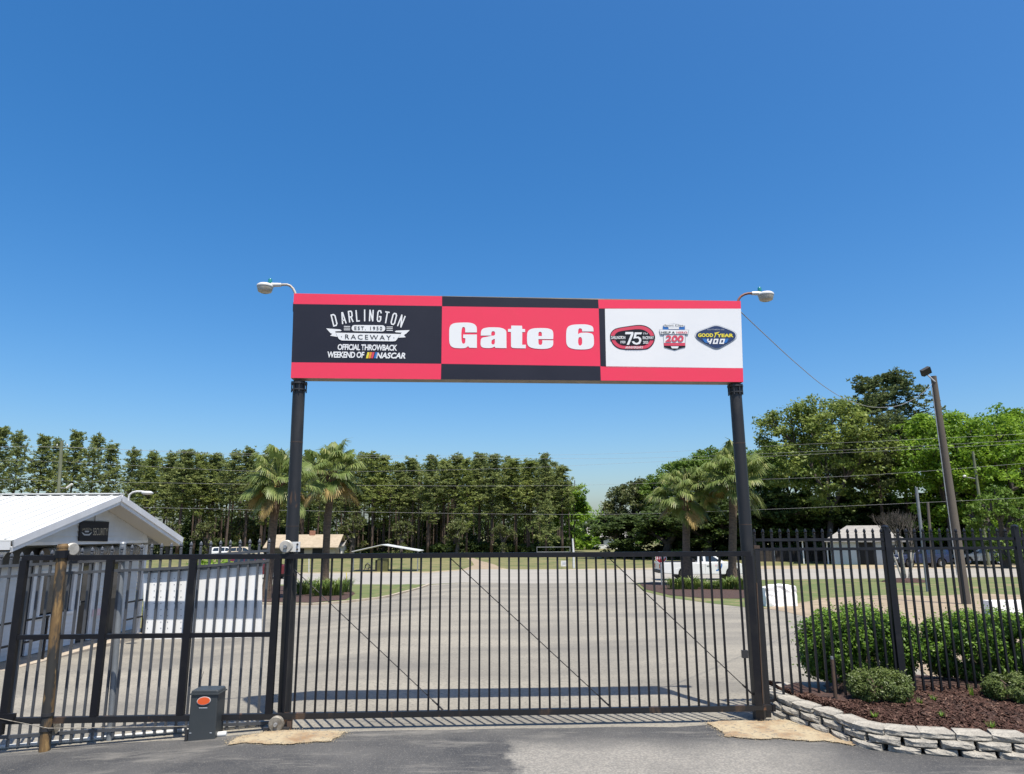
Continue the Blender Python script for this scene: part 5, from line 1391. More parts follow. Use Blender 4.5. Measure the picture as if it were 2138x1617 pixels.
# ------------------------------------------------------------------ palms
leaf_mat('palm_leaf', (0.080, 0.128, 0.030), (0.185, 0.232, 0.066), 0.45, 0.35, 0.4, third=(0.33, 0.335, 0.13))
leaf_mat('palm_dry', (0.20, 0.14, 0.05), (0.36, 0.26, 0.10), 0.6, 0.3, 0.3)
mat('palm_bark', (0.17, 0.12, 0.085), 0.95, c2=(0.10, 0.07, 0.052), scale=5, stretch=(1, 1, 2.5), bump=0.6, bscale=14)
mat('palm_boot', (0.20, 0.11, 0.07), 0.9, c2=(0.13, 0.07, 0.045), scale=6)
def palm(label, base, top, seed, n=44, fan=1.0, dry=5, rad=.19):
    r = random.Random(seed)
    t = thing('palm_tree', label, 'palm tree', base, 0, 'cabbage palms on the islands')
    B = Vector((0, 0, -.05)); T_ = top - base
    pts = [B + (T_ - B) * (i / 6) + Vector((math.sin(i * .9 + seed) * .04, 0, 0)) for i in range(7)]
    MB().tube(pts, [rad * 1.25, rad * 1.02, rad * .95, rad * .92, rad * .95, rad, rad * 1.1], 14).build('trunk', MATS['palm_bark'], t, smooth=True, local=True)
    bo = MB()
    for i in range(34):
        a = i * 2.4; z = -.75 + .75 * (i / 34)
        d = Vector((math.cos(a), math.sin(a), 0)); s = T_ + Vector((0, 0, z)) + d * rad * .8
        bo.beam(s, s + d * r.uniform(.10, .24) + Vector((0, 0, r.uniform(.12, .34))), .07, .03)
    bo.build('leaf_bases', MATS['palm_boot'], t, local=True)['kind'] = 'stuff'
    for nm, cnt, m in (('fronds', n, MATS['palm_leaf']), ('dry_fronds', dry, MATS['palm_dry'])):
        V = []; F = []; Tn = []
        for i in range(cnt):
            u = (i + .5) / cnt
            a = i * 2.39996 + r.uniform(-.3, .3)
            el = (1.40 - 2.1 * u + r.uniform(-.38, .38)) if nm == 'fronds' else r.uniform(-1.0, -.5)
            d = Vector((math.cos(a) * math.cos(el), math.sin(a) * math.cos(el), math.sin(el)))
            L = r.uniform(.7, 1.5) * fan
            c0 = T_ + Vector((0, 0, .05)); mid_ = c0 + d * L * .55 + Vector((0, 0, .10)) ; e = c0 + d * L + Vector((0, 0, -.06 * L))
            side = d.cross(Vector((0, 0, 1)))
            if side.length < .1: side = Vector((math.sin(a), -math.cos(a), 0))
            side.normalize()
            w = side * .022
            k = len(V); V += [c0 - w, c0 + w, mid_ + w, mid_ - w, e + w * .6, e - w * .6]; F += [(k, k + 1, k + 2, k + 3), (k + 3, k + 2, k + 4, k + 5)]; Tn += [.8, .8]
            rl = r.uniform(-.6, .6); side = (side * math.cos(rl) + side.cross(d) * math.sin(rl)).normalized(); upn = side.cross(d).normalized(); tone = r.gauss(0, .12)
            m_ = 28; R_ = r.uniform(.62, .95) * fan
            for j in range(m_):
                f = (j + .5) / m_ * 2 - 1
                an = f * 1.95
                ld = d * math.cos(an) + side * math.sin(an)
                fold = upn * (.28 * abs(math.sin(an * .8)))
                ll = R_ * (1 - .32 * abs(f)) * r.uniform(.88, 1.08)
                st = e - d * .22 * abs(f) * fan
                p1 = st + (ld + fold).normalized() * ll * .55 + Vector((0, 0, -.07 * ll))
                p2 = p1 + (ld * .75 + Vector((0, 0, -.65 - .7 * r.random()))).normalized() * ll * .48
                sw = ld.cross(upn).normalized() * .030 * fan
                k = len(V); V += [st - sw * .4, st + sw * .4, p1 + sw, p1 - sw, p2 + sw * .25, p2 - sw * .25]
                F += [(k, k + 1, k + 2, k + 3), (k + 3, k + 2, k + 4, k + 5)]
                tv = min(1, max(0, r.gauss(.45, .18) + tone)); Tn += [tv, min(1, tv + .18)]
        o = link(nm, fast_mesh(nm, [tuple(v) for v in V], F, m, Tn), t); o['kind'] = 'stuff'
    return t
def palm_px(label, bx_, by, tx, ty, seed, **k):
    g = ground(bx_, by); return palm(label, g, at_y(tx, ty, g.y), seed, **k)
palm_px('leaning palm with some yellowed fronds left of the left sign post', 553, 1252, 583, 1004, 1, n=48, fan=1.12, dry=9, rad=.22)
palm_px('palm with drooping fronds just right of the left sign post', 676, 1238, 692, 988, 2, n=52, fan=1.22, dry=5, rad=.22)
palm_px('shorter palm by the stop sign, left one of the right pair', 1436, 1222, 1431, 1036, 3, n=50, fan=1.2, dry=4, rad=.23)
palm_px('taller palm half behind the right sign post', 1531, 1224, 1528, 1000, 4, n=54, fan=1.25, dry=4, rad=.23)
# strap-leaved clumps on the islands
leaf_mat('strap_leaf', (0.060, 0.115, 0.022), (0.150, 0.210, 0.045), 0.45, 0.3, 0.4, third=(0.26, 0.27, 0.10))
def clump(label, p, w, h, seed, group):
    r = random.Random(seed); V = []; F = []; T = []
    for i in range(150):
        a = r.random() * 6.28; o = Vector((math.cos(a), math.sin(a), 0)); s0 = o * r.uniform(0, w * .45)
        l = h * r.uniform(.7, 1.15); out = r.uniform(.15, .6)
        p1 = s0 + o * l * out * .5 + Vector((0, 0, l * .75)); p2 = s0 + o * l * (out + .25) + Vector((0, 0, l * r.uniform(.55, 1.0)))
        sw = Vector((-o.y, o.x, 0)) * .022
        k = len(V); V += [s0 - sw, s0 + sw, p1 + sw, p1 - sw, p2 + sw * .2, p2 - sw * .2]; F += [(k, k + 1, k + 2, k + 3), (k + 3, k + 2, k + 4, k + 5)]
        t = r.random(); T += [t * .8, min(1, t * .8 + .2)]
    ob = link('strap_plant', fast_mesh('strap_plant', [tuple(v) for v in V], F, MATS['strap_leaf'], T), None, p); tag(ob, label, 'plant', group)
sl_ = [(632, 1243), (652, 1240), (668, 1246), (684, 1240), (700, 1245), (716, 1238)]
for i, (px, py) in enumerate(sl_):
    clump('strap leaved clump on the left island, %s from the left' % ORD[i], ground(px, py), 1.0, .85, 30 + i, 'strap plants on the left island')
for i, (px, py) in enumerate([(1412, 1226), (1428, 1222), (1446, 1226), (1464, 1222), (1482, 1226), (1500, 1222), (1517, 1226), (1536, 1222), (1552, 1227)]):
    clump('strap leaved clump by the right pair of palms, %s from the left' % ORD[i], ground(px, py + 5), 1.0, (.62, .5, .66, .45, .4, .38, .62, .6, .66)[i], 50 + i, 'strap plants on the right island')
# leafy bush behind the white panel
b_ = gpt(440, 1200, 27); b_.z = gz(b_.x, 27)
shrub('leafy_bush', 'bright green bush showing just above the white panel', b_, 1.1, .7, at_y(440, 1158, 27).z - b_.z, 3000, .07, MATS['leaf_bright'], 61, None)
# ================================================================== vehicles
mat('paint_white', (0.80, 0.81, 0.81), 0.25, coat=0.6)
mat('paint_blue', (0.012, 0.022, 0.075), 0.25, coat=0.6)
mat('paint_silver', (0.42, 0.44, 0.46), 0.3, metal=0.4, coat=0.4)
mat('paint_maroon', (0.13, 0.012, 0.022), 0.25, coat=0.6)
mat('paint_tan', (0.50, 0.44, 0.34), 0.4)
mat('paint_dark', (0.02, 0.022, 0.026), 0.3, coat=0.4)
mat('tyre', (0.014, 0.014, 0.015), 0.85)
mat('rim', (0.45, 0.46, 0.47), 0.3, metal=0.7)
mat('glass_car', (0.018, 0.024, 0.028), 0.05, spec=0.9)
mat('lamp_red', (0.45, 0.02, 0.015), 0.2)
mat('lamp_clear', (0.7, 0.7, 0.68), 0.15)
mat('plastic_black', (0.02, 0.02, 0.021), 0.6)
def arch(cx, r, z0, n=9):
    return [(cx + r * math.cos(math.pi * k / n), z0 + r * math.sin(math.pi * k / n)) for k in range(n + 1)]
def side_prism(b, prof, w, taper=0.0, zc=0.0):
    """side outline (x, z) given a width; taper narrows it above zc"""
    n = len(prof); vs = []
    for sgn in (-1, 1):
        for x, z in prof: vs.append((x, sgn * (w / 2 - taper * max(0, z - zc)), z))
    fs = [tuple(range(n)), tuple(range(2 * n - 1, n - 1, -1))] + [(i, n + i, n + (i + 1) % n, (i + 1) % n) for i in range(n)]
    return b.add(vs, fs)
def vehicle(name, label, cat, p, rz, spec, paint, group=None):
    """spec: L, W, wheels (x), r, body outline top (x, z) rear to front, cabin outline, windows"""
    t = thing(name, label, cat, p, rz, group)
    S = spec; w = S['W']; r = S['r']; z0 = S.get('sill', .34)
    bot = [(0.0, z0 + .08)]
    bot = [(S['L'], z0 + .06)]
    for wx in sorted(S['wheels'], reverse=True): bot += [(wx + r + .07, z0)] + arch(wx, r + .06, z0 + .04) + [(wx - r - .07, z0)]
    bot += [(0, z0 + .10)]
    prof = [(x, z) for x, z in S['top']] + bot
    o = side_prism(MB(), prof, w, .05, z0 + .5).build('body', paint, t, local=True); fix_normals(o)
    bv = o.modifiers.new('bevel', 'BEVEL'); bv.width = .05; bv.segments = 2; bv.limit_method = 'ANGLE'; bv.angle_limit = R(35)
    zc = S['cabin'][0][1]
    o2 = fix_normals(side_prism(MB(), S['cabin'], w - .10, .20, zc).build('cabin', paint, t, local=True))
    bv = o2.modifiers.new('bevel', 'BEVEL'); bv.width = .05; bv.segments = 2; bv.limit_method = 'ANGLE'; bv.angle_limit = R(35)
    for win in S['windows']:
        for sgn in (-1, 1):
            off = lambda z: sgn * ((w - .10) / 2 - .20 * max(0, z - zc) + .006)
            MB().add([(x, off(z), z) for x, z in win], [tuple(range(len(win)))]).build('side_window', MATS['glass_car'], o2, local=True)
    for (xa, za_, xb, zb_), nm in ((S['shield'], 'windscreen'), (S['rear'], 'rear_window')):
        d = .012 if nm == 'windscreen' else -.012
        ya = (w - .10) / 2 - .20 * max(0, za_ - zc) - .07; yb = (w - .10) / 2 - .20 * max(0, zb_ - zc) - .07
        MB().add([(xa + d, -ya, za_), (xa + d, ya, za_), (xb + d, yb, zb_), (xb + d, -yb, zb_)], [(0, 1, 2, 3)]).build(nm, MATS['glass_car'], o2, local=True)
    for wx in S['wheels']:
        for sgn in (-1, 1):
            yy = sgn * (w / 2 - .12)
            q = MB().lathe([(r * .62, -.11), (r * .95, -.11), (r, -.07), (r, .07), (r * .95, .11), (r * .62, .11)], (wx, yy, r), (0, 1, 0), 22).build('wheel', MATS['tyre'], t, smooth=True, local=True)
            MB().lathe([(0, sgn * .07), (r * .2, sgn * .075), (r * .3, sgn * .05), (r * .52, sgn * .075), (r * .62, sgn * .10), (r * .64, sgn * .06)], (wx, yy, r), (0, 1, 0), 18).build('rim', MATS['rim'], q, smooth=True, local=True)
        MB().lathe([(0, -w / 2 + .25), (r + .04, -w / 2 + .25), (r + .04, w / 2 - .25), (0, w / 2 - .25)], (wx, 0, r + .03), (0, 1, 0), 16).build('wheel_well', MATS['plastic_black'], t, local=True)
    zl = S['lampz']
    for sgn in (-1, 1):
        MB().bx(S['L'] - .10, S['L'] + .015, sgn * w / 2 * .62 - .14, sgn * w / 2 * .62 + .14, zl - .08, zl + .08).build('headlight', MATS['lamp_clear'], t, local=True)
        MB().bx(-.015, .16, sgn * w / 2 * .80 - .13, sgn * (w / 2 * .80) + .13, zl - .05, zl + .22).build('taillight', MATS['lamp_red'], t, local=True)
        xm = S['mirror'][0]; MB().bx(xm - .06, xm + .06, sgn * (w / 2 + .09) - .09, sgn * (w / 2 + .09) + .09, S['mirror'][1], S['mirror'][1] + .16).build('mirror', MATS['plastic_black'], t, local=True)
    MB().bx(S['L'] - .05, S['L'] + .09, -w / 2 + .05, w / 2 - .05, z0 + .05, z0 + .28).build('front_bumper', S.get('bump', MATS['plastic_black']), t, local=True)
    MB().bx(-.12, .06, -w / 2 + .08, w / 2 - .08, z0 + .10, z0 + .30).build('rear_bumper', S.get('bump', MATS['plastic_black']), t, local=True)
    for dx in S.get('doors', ()):
        for sgn in (-1, 1):
            MB().bx(dx - .004, dx + .004, sgn * (w / 2 - .006) - .006, sgn * (w / 2 - .006) + .006, z0 + .12, zc - .03).build('door_seam', MATS['plastic_black'], t, local=True)
            MB().bx(dx + .10, dx + .28, sgn * (w / 2 + .0) - .012, sgn * (w / 2) + .012, zc - .20, zc - .16).build('door_handle', MATS['plastic_black'], t, local=True)
    return t
PICK = dict(L=5.6, W=1.86, wheels=(1.60, 4.68), r=.385, sill=.40, top=[(.0, 1.20), (2.35, 1.20), (2.42, 1.16), (3.98, 1.22), (4.3, 1.24), (5.2, 1.13), (5.55, .98), (5.62, .70)],
            cabin=[(2.42, 1.14), (2.50, 1.68), (2.75, 1.75), (3.35, 1.75), (3.55, 1.70), (4.22, 1.19)], windows=[[(2.98, 1.25), (2.98, 1.66), (3.38, 1.67), (3.98, 1.25)], [(2.56, 1.27), (2.62, 1.63), (2.82, 1.65), (2.82, 1.27)]],
            shield=(4.14, 1.25, 3.60, 1.67), rear=(2.45, 1.25, 2.49, 1.64), lampz=.86, mirror=(3.86, 1.24), doors=(2.92,))
SUVS = dict(L=4.7, W=1.84, wheels=(.95, 3.70), r=.36, sill=.36, top=[(.0, 1.08), (.1, 1.12), (3.3, 1.10), (4.4, 1.02), (4.66, .80)],
            cabin=[(.05, 1.08), (.28, 1.60), (.5, 1.70), (2.2, 1.72), (2.5, 1.66), (3.42, 1.09)], windows=[[(.42, 1.16), (.58, 1.58), (1.22, 1.62), (1.22, 1.16)], [(1.30, 1.16), (1.30, 1.62), (2.05, 1.64), (2.05, 1.16)], [(2.13, 1.16), (2.13, 1.64), (2.42, 1.60), (3.15, 1.16)]],
            shield=(3.36, 1.14, 2.54, 1.62), rear=(.08, 1.16, .27, 1.56), lampz=.78, mirror=(2.95, 1.14), doors=(1.25, 2.10))
SED = dict(L=4.7, W=1.80, wheels=(.98, 3.72), r=.33, sill=.30, top=[(.0, .95), (.15, 1.02), (1.0, 1.02), (3.3, .98), (4.4, .86), (4.66, .66)],
           cabin=[(.62, .98), (1.25, 1.36), (1.6, 1.43), (2.3, 1.44), (2.6, 1.40), (3.45, .97)], windows=[[(1.02, 1.04), (1.38, 1.32), (1.86, 1.36), (1.86, 1.04)], [(1.94, 1.04), (1.94, 1.36), (2.45, 1.36), (3.05, 1.04)]],
           shield=(3.38, 1.01, 2.64, 1.38), rear=(.70, 1.02, 1.24, 1.33), lampz=.70, mirror=(2.9, 1.02), doors=(1.05, 1.9))
def park(px, py, L, rz, fn_spec, *a, **k):
    """centre of the car stands where the photo shows its wheels touch"""
    g = ground(px, py); d = Vector((math.cos(rz), math.sin(rz), 0))
    p = g - d * L / 2; p.z = min(gz(g.x, g.y), gz(p.x, p.y)) + .008
    return p
p = ground(1462, 1211) - Vector((2.78, 0, 0)); p.z = gz(0, 50) + .008
tk = vehicle('pickup_truck', 'white pickup truck with a blue swoosh on its door behind the right palms', 'pickup truck', p, R(1.0), PICK, MATS['paint_white'])
tk.scale = (1, 1, .95)
# swoosh on the door, the rail over the bed side
sw = [(3.62, .62), (3.80, .66), (3.95, .78), (4.03, .98), (4.02, 1.12), (3.96, 1.12), (3.95, .98), (3.87, .82), (3.76, .73), (3.60, .70)]
MB().add([(x, -PICK['W'] / 2 - .004, z) for x, z in sw], [tuple(range(len(sw)))]).build('door_swoosh', MATS['print_blue'], tk, local=True)
rd = [(3.56, .93), (3.72, .95), (3.72, 1.05), (3.56, 1.05)]
MB().add([(x, -PICK['W'] / 2 - .004, z) for x, z in rd], [(0, 1, 2, 3)]).build('door_mark', MATS['notice'], tk, local=True)
MB().bx(.05, 2.35, -PICK['W'] / 2 + .04, PICK['W'] / 2 - .04, 1.205, 1.225).build('bed_cap', MATS['plastic_black'], tk, local=True)
MB().bx(1.75, 2.3, -.75, .75, 1.226, 1.42).build('tool_box', MATS['plastic_black'], tk, local=True)
SD = 62
p = ground(1918, 1184.5) - Vector((2.6, 0, 0)); p.z = gz(30, 60) + .01
vehicle('parked_suv', 'dark blue sport utility car parked beside the small shed', 'car', ground(1978, 1184), R(180), SUVS, MATS['paint_blue'], 'cars parked by the shed')
vehicle('parked_car', 'silver sedan parked right of the wooden utility pole', 'car', ground(2098, 1178) + Vector((0, 0, .01)), R(176), SED, MATS['paint_silver'], 'cars parked by the shed')
vehicle('parked_car', 'pale silver sedan at the far right, behind the right fence post', 'car', ground(2172, 1176) + Vector((0, 0, .01)), R(172), SED, MATS['paint_silver'], 'cars parked by the shed')
vehicle('parked_suv', 'maroon car on the road half hidden by the left sign post', 'car', ground(480, 1209), R(2), SUVS, MATS['paint_maroon'])
for px, Y, pt, sp, lab in ((895, 150, 'paint_dark', SED, 'small dark car parked under the far pines, left one'), (930, 148, 'paint_white', SUVS, 'small white car parked under the far pines, right one'), (440, 104, 'paint_white', SUVS, 'white van standing beyond the road left of the cream van')):
    b = gpt(px, 1147, Y); vehicle('far_car', lab, 'car', b, R(10), sp, MATS[pt], 'far cars across the field')
# ================================================================== far houses and sheds
mat('house_tan', (0.52, 0.44, 0.33), 0.8, c2=(0.46, 0.39, 0.29), scale=1)
mat('roof_tan', (0.40, 0.33, 0.24), 0.85, c2=(0.33, 0.27, 0.19), scale=2)
mat('brick_red', (0.36, 0.17, 0.11), 0.9, c2=(0.28, 0.13, 0.085), scale=5)
mat('house_white', (0.74, 0.74, 0.72), 0.6)
mat('shed_wall', (0.55, 0.60, 0.62), 0.6, c2=(0.48, 0.53, 0.55), scale=1.2)
mat('shed_cream', (0.62, 0.56, 0.42), 0.7)
mat('roof_grey', (0.33, 0.32, 0.30), 0.8, c2=(0.26, 0.25, 0.24), scale=3)
mat('dark_open', (0.015, 0.015, 0.016), 0.9)
def house(name, label, p, w, d, hw, hr, wall, roof, rz=0.0, over=.4, doors=(), windows=(), chimney=None, gable=False, hip=0.0):
    """walls, two roof slopes with the ridge along x (gable=True: ridge along y)"""
    t = thing(name, label, 'building', p, rz)
    b = MB().bx(-w / 2, w / 2, -d / 2, d / 2, -.2, hw)
    if not gable and not hip:
        for s in (-1, 1): b.add([(s * w / 2, -d / 2, hw), (s * w / 2, d / 2, hw), (s * w / 2, 0, hw + hr)], [(0, 1, 2)])
    elif gable:
        for s in (-1, 1): b.add([(-w / 2, s * d / 2, hw), (w / 2, s * d / 2, hw), (0, s * d / 2, hw + hr)], [(0, 1, 2)])
    b.build('wall', wall, t, local=True)
    for s in (-1, 1):
        r = MB()
        if gable:
            k = (w / 2 + over) / (w / 2); e = [(s * (w / 2 + over), -d / 2 - over, hw + hr - hr * k), (s * (w / 2 + over), d / 2 + over, hw + hr - hr * k), (0, d / 2 + over, hw + hr), (0, -d / 2 - over, hw + hr)]
        else:
            k = (d / 2 + over) / (d / 2); e = [(-w / 2 - over, s * (d / 2 + over), hw + hr - hr * k), (w / 2 + over, s * (d / 2 + over), hw + hr - hr * k), (w / 2 + over - hip, 0, hw + hr), (-w / 2 - over + hip, 0, hw + hr)]
        e = [Vector(v) for v in e]; r.add(e + [v + Vector((0, 0, .12)) for v in e], [(0, 1, 2, 3), (7, 6, 5, 4), (0, 4, 5, 1), (1, 5, 6, 2), (2, 6, 7, 3), (3, 7, 4, 0)])
        o = fix_normals(r.build('roof_slope', roof, t, local=True))
    if hip:
        for s in (-1, 1):
            k = (d / 2 + over) / (d / 2); z = hw + hr - hr * k
            MB().add([(s * (w / 2 + over), -d / 2 - over, z), (s * (w / 2 + over), d / 2 + over, z), (s * (w / 2 + over - hip), 0, hw + hr), (s * (w / 2 + over), -d / 2 - over, z + .12), (s * (w / 2 + over), d / 2 + over, z + .12), (s * (w / 2 + over - hip), 0, hw + hr + .12)], [(0, 1, 2), (5, 4, 3), (0, 3, 4, 1)]).build('roof_hip', roof, t, local=True)
    for x0, x1, z1 in doors: MB().bx(x0, x1, -d / 2 - .05, -d / 2 + .05, 0, z1).build('door', MATS['dark_open'], t, local=True)
    for x0, x1, z0, z1 in windows:
        o = MB().bx(x0, x1, -d / 2 - .04, -d / 2 + .02, z0, z1).build('window', MATS['glass_dark'], t, local=True)
        MB().bx(x0 - .08, x1 + .08, -d / 2 - .07, -d / 2 - .041, z0 - .1, z0 - .02).build('sill', MATS['house_white'], o, local=True)
    if chimney: cx, cz = chimney; MB().bx(cx - .4, cx + .4, -.35, .35, hw, cz).build('chimney', MATS['brick_red'], t, local=True)
    return t
Y = 110
b = gpt(640, 1147, Y); house('tan_house', 'low tan house with a tan roof and brick chimney between the left palms', b, 9.6, 7, 1.75, 1.55, MATS['house_tan'], MATS['roof_tan'], R(4), .6, doors=((-2.0, 0.4, 1.6), (1.6, 3.4, 1.6)), windows=((-3.9, -2.7, .6, 1.4),), chimney=(.8, 4.0))
b = gpt(703, 1147, Y + 3); house('white_garage', 'small white garage with dark doors right of the tan house', b, 2.4, 4, 1.7, .7, MATS['house_white'], MATS['roof_grey'], R(4), .25, doors=((-1.0, -.2, 1.5),), windows=((.3, .9, .7, 1.3),))
b = gpt(512, 1147, 104); vehicle('far_car', 'cream van parked beyond the road just left of the left palm', 'car', b - Vector((2.3, 0, 0)), R(4), SUVS, MATS['paint_tan'], 'far cars across the field')
b = gpt(1275, 1147, 150); house('far_house', 'tiny far house with a grey roof in the gap before the right hand trees', b, 9, 6, 2.6, 2.0, MATS['house_white'], MATS['roof_grey'], R(0), .5, windows=((1.5, 2.8, .9, 2.0), (-3, -1.8, .9, 2.0)))
g = ground(1842, 1180); g = Vector((g.x, g.y + 3, gz(g.x, g.y)))
sh = house('garden_shed', 'small shed with a grey shingled hip roof and open lean-to behind the fence', g, 6.2, 5.4, 2.35, 1.2, MATS['shed_wall'], MATS['roof_grey'], R(-24), .55, doors=((-.6, .6, 2.05),), windows=((1.4, 2.4, 1.0, 1.8),), hip=2.2)
MB().bx(3.12, 3.16, -2.5, 2.5, 0, 2.3).build('cream_wall', MATS['shed_cream'], sh, local=True)
for x in (-5.6, -3.4): MB().bx(x - .06, x + .06, -2.4, -2.28, -.2, 2.2).build('lean_to_post', MATS['house_white'], sh, local=True)
MB().add([(-6.0, -2.8, 2.15), (-3.1, -2.8, 2.3), (-3.1, 2.6, 2.3), (-6.0, 2.6, 2.15), (-6.0, -2.8, 2.25), (-3.1, -2.8, 2.4), (-3.1, 2.6, 2.4), (-6.0, 2.6, 2.25)], [(0, 1, 2, 3), (7, 6, 5, 4), (0, 4, 5, 1), (1, 5, 6, 2), (2, 6, 7, 3), (3, 7, 4, 0)]).build('lean_to_roof', MATS['roof_grey'], sh, local=True)
b = gpt(2068, 1150, 86); house('white_cottage', 'pale cottage glimpsed behind the silver cars at the right', b, 9, 6, 2.6, 1.6, MATS['house_white'], MATS['roof_grey'], R(8), .4, windows=((-2.6, -1.4, .9, 2.0), (1.2, 2.6, .9, 2.0)))
# dark board fence along the belt of trees
mat('dark_board', (0.050, 0.040, 0.033), 0.9, c2=(0.035, 0.028, 0.024), scale=3)
bf = thing('board_fence', 'low dark board fence with pale posts along the right hand trees', 'fence', gpt(1700, 1150, 76))
A_, B_ = gpt(1560, 1150, 78), gpt(2300, 1150, 76)
nbrd = 110
bm_ = MB().bx(-.15, .15, -.012, .012, 0, 1.35).mesh('board', MATS['dark_board'])
for i in range(nbrd):
    q = A_ + (B_ - A_) * ((i + .5) / nbrd); link('board', bm_, bf, q - bf.location, 0, ((B_.x - A_.x) / nbrd / .31, 1, 1))
pm3 = MB().bx(-.04, .04, -.04, .04, 0, 1.5).mesh('post', MATS['grey_steel'])
for i in range(14): q = A_ + (B_ - A_) * (i / 13) + Vector((0, -.1, 0)); link('post', pm3, bf, q - bf.location)
# ------------------------------------------------------------------ open canopy by the road and what stands round it
mat('canopy_white', (0.62, 0.64, 0.62), 0.5, c2=(0.52, 0.54, 0.52), scale=2)
mat('olive_box', (0.12, 0.12, 0.035), 0.7, c2=(0.09, 0.09, 0.03), scale=3)
g = ground(808, 1194); Yc = g.y + 1.6
cn = thing('canopy', 'open metal canopy with a pale gable roof beyond the road', 'canopy', (g.x, Yc, g.z))
l0, l1, pk = at_y(742, 1152, Yc), at_y(880, 1151, Yc), at_y(803, 1138, Yc)
for a, c in ((l0, pk), (pk, l1)):
    for k in range(3):
        p0 = a + (c - a) * (k / 3); p1 = a + (c - a) * ((k + 1) / 3)
        MB().add([p0 + Vector((0, -1.6, 0)), p1 + Vector((0, -1.6, 0)), p1 + Vector((0, 1.8, 0)), p0 + Vector((0, 1.8, 0)), p0 + Vector((0, -1.6, .06)), p1 + Vector((0, -1.6, .06)), p1 + Vector((0, 1.8, .06)), p0 + Vector((0, 1.8, .06))], [(3, 2, 1, 0), (4, 5, 6, 7), (0, 1, 5, 4), (1, 2, 6, 5), (2, 3, 7, 6), (3, 0, 4, 7)]).build('roof_sheet', MATS['canopy_white'], cn)
for q in (l0, l1):
    for dy in (-1.4, 1.6): MB().tube([(q.x + (.15 if q is l0 else -.15), Yc + dy, g.z - .05), (q.x + (.15 if q is l0 else -.15), Yc + dy, q.z)], .05, 8).build('post', MATS['grey_steel'], cn)
g = ground(798, 1193.5)
ob = thing('olive_cabinet', 'olive green metal cabinet standing under the canopy', 'cabinet', g)
hw = 10.5 * g.y / FPX
MB().bx(-hw, hw, 0, .7, 0, at_y(798, 1167, g.y).z - g.z).build('body', MATS['olive_box'], ob, local=True)
MB().bx(-hw - .2, -hw, .05, .65, 0, at_y(798, 1170, g.y).z - g.z).build('side_door', MATS['dark_open'], ob, local=True)
g = ground(767, 1194)
ea = thing('easel_frame', 'small dark folding frame left of the olive cabinet', 'frame', g)
for s in (-1, 1): MB().tube([(s * .38, 0, 0), (s * .05, .1, .78)], .03, 6).build('leg', MATS['dark_metal'], ea, local=True)
MB().tube([(0, .55, 0), (0, .1, .78)], .03, 6).build('leg', MATS['dark_metal'], ea, local=True)
pts = [(math.cos(a) * .22, .02, .48 + math.sin(a) * .22) for a in [k * math.pi / 8 for k in range(17)]]
MB().tube(pts, .045, 6, cap=False).build('ring', MATS['dark_metal'], ea, local=True)
# white pipe post, little sign, tube gate, thin posts in the field
g = ground(1198, 1187); tp = at_y(1195.5, 1125, g.y)
wpst = thing('marker_pipe', 'slim white leaning pipe standing at the far roadside', 'pipe', g)
MB().tube([g, g + (tp - g) * .55 + Vector((.03, 0, 0)), tp], [.12, .10, .07], 10).build('pipe', MATS['pale_paint'], wpst, smooth=True)
g = ground(1178, 1188.5)
ls = thing('yard_sign', 'little white yard sign beside the white pipe', 'sign', g)
hw = 6.5 * g.y / FPX; z0 = at_y(1178, 1183, g.y).z - g.z; z1 = at_y(1178, 1171, g.y).z - g.z
MB().bx(-hw, hw, -.02, .0, z0, z1).build('face', MATS['pale_paint'], ls, local=True)
MB().bx(-hw * .5, hw * .5, -.028, -.021, z0 + (z1 - z0) * .35, z0 + (z1 - z0) * .7).build('mark', MATS['print_silver'], ls, local=True)
for s in (-1, 1): MB().tube([(s * hw * .7, .0, 0), (s * hw * .7, .0, z0)], .02, 5).build('leg', MATS['grey_steel'], ls, local=True)
a = gpt(1121, 1147, 100); c = gpt(1190, 1147, 100)
fg = thing('field_gate', 'thin grey tube frame standing in the field left of the white pipe', 'gate', a)
for q in (a, c): MB().tube([q, q + Vector((0, 0, 1.3))], .045, 6).build('post', MATS['grey_steel'], fg)
for zz in (.6, 1.25): MB().tube([a + Vector((0, 0, zz)), c + Vector((0, 0, zz))], .035, 6).build('tube', MATS['grey_steel'], fg)
g = ground(724, 1224)
bo = thing('marker_stake', 'thin yellow stake in the grass tip of the left island', 'stake', g); MB().tube([g, at_y(723, 1196, g.y)], .025, 6).build('stake', MATS['print_yellow'], bo)
for i, (px, py, tpx, tpy, lab) in enumerate(((645, 1196, 645, 1158, 'pale post in the field just right of the left sign post'), (738, 1192, 737, 1160, 'thin grey post in the field left of the canopy'), (818, 1190, 818, 1158, 'thin pale post in the field behind the canopy'))):
    g = ground(px, py); q = thing('field_post', lab, 'post', g, 0, 'thin posts in the field'); MB().tube([g, at_y(tpx, tpy, g.y)], .045, 6).build('pole', MATS['pale_paint'], q)
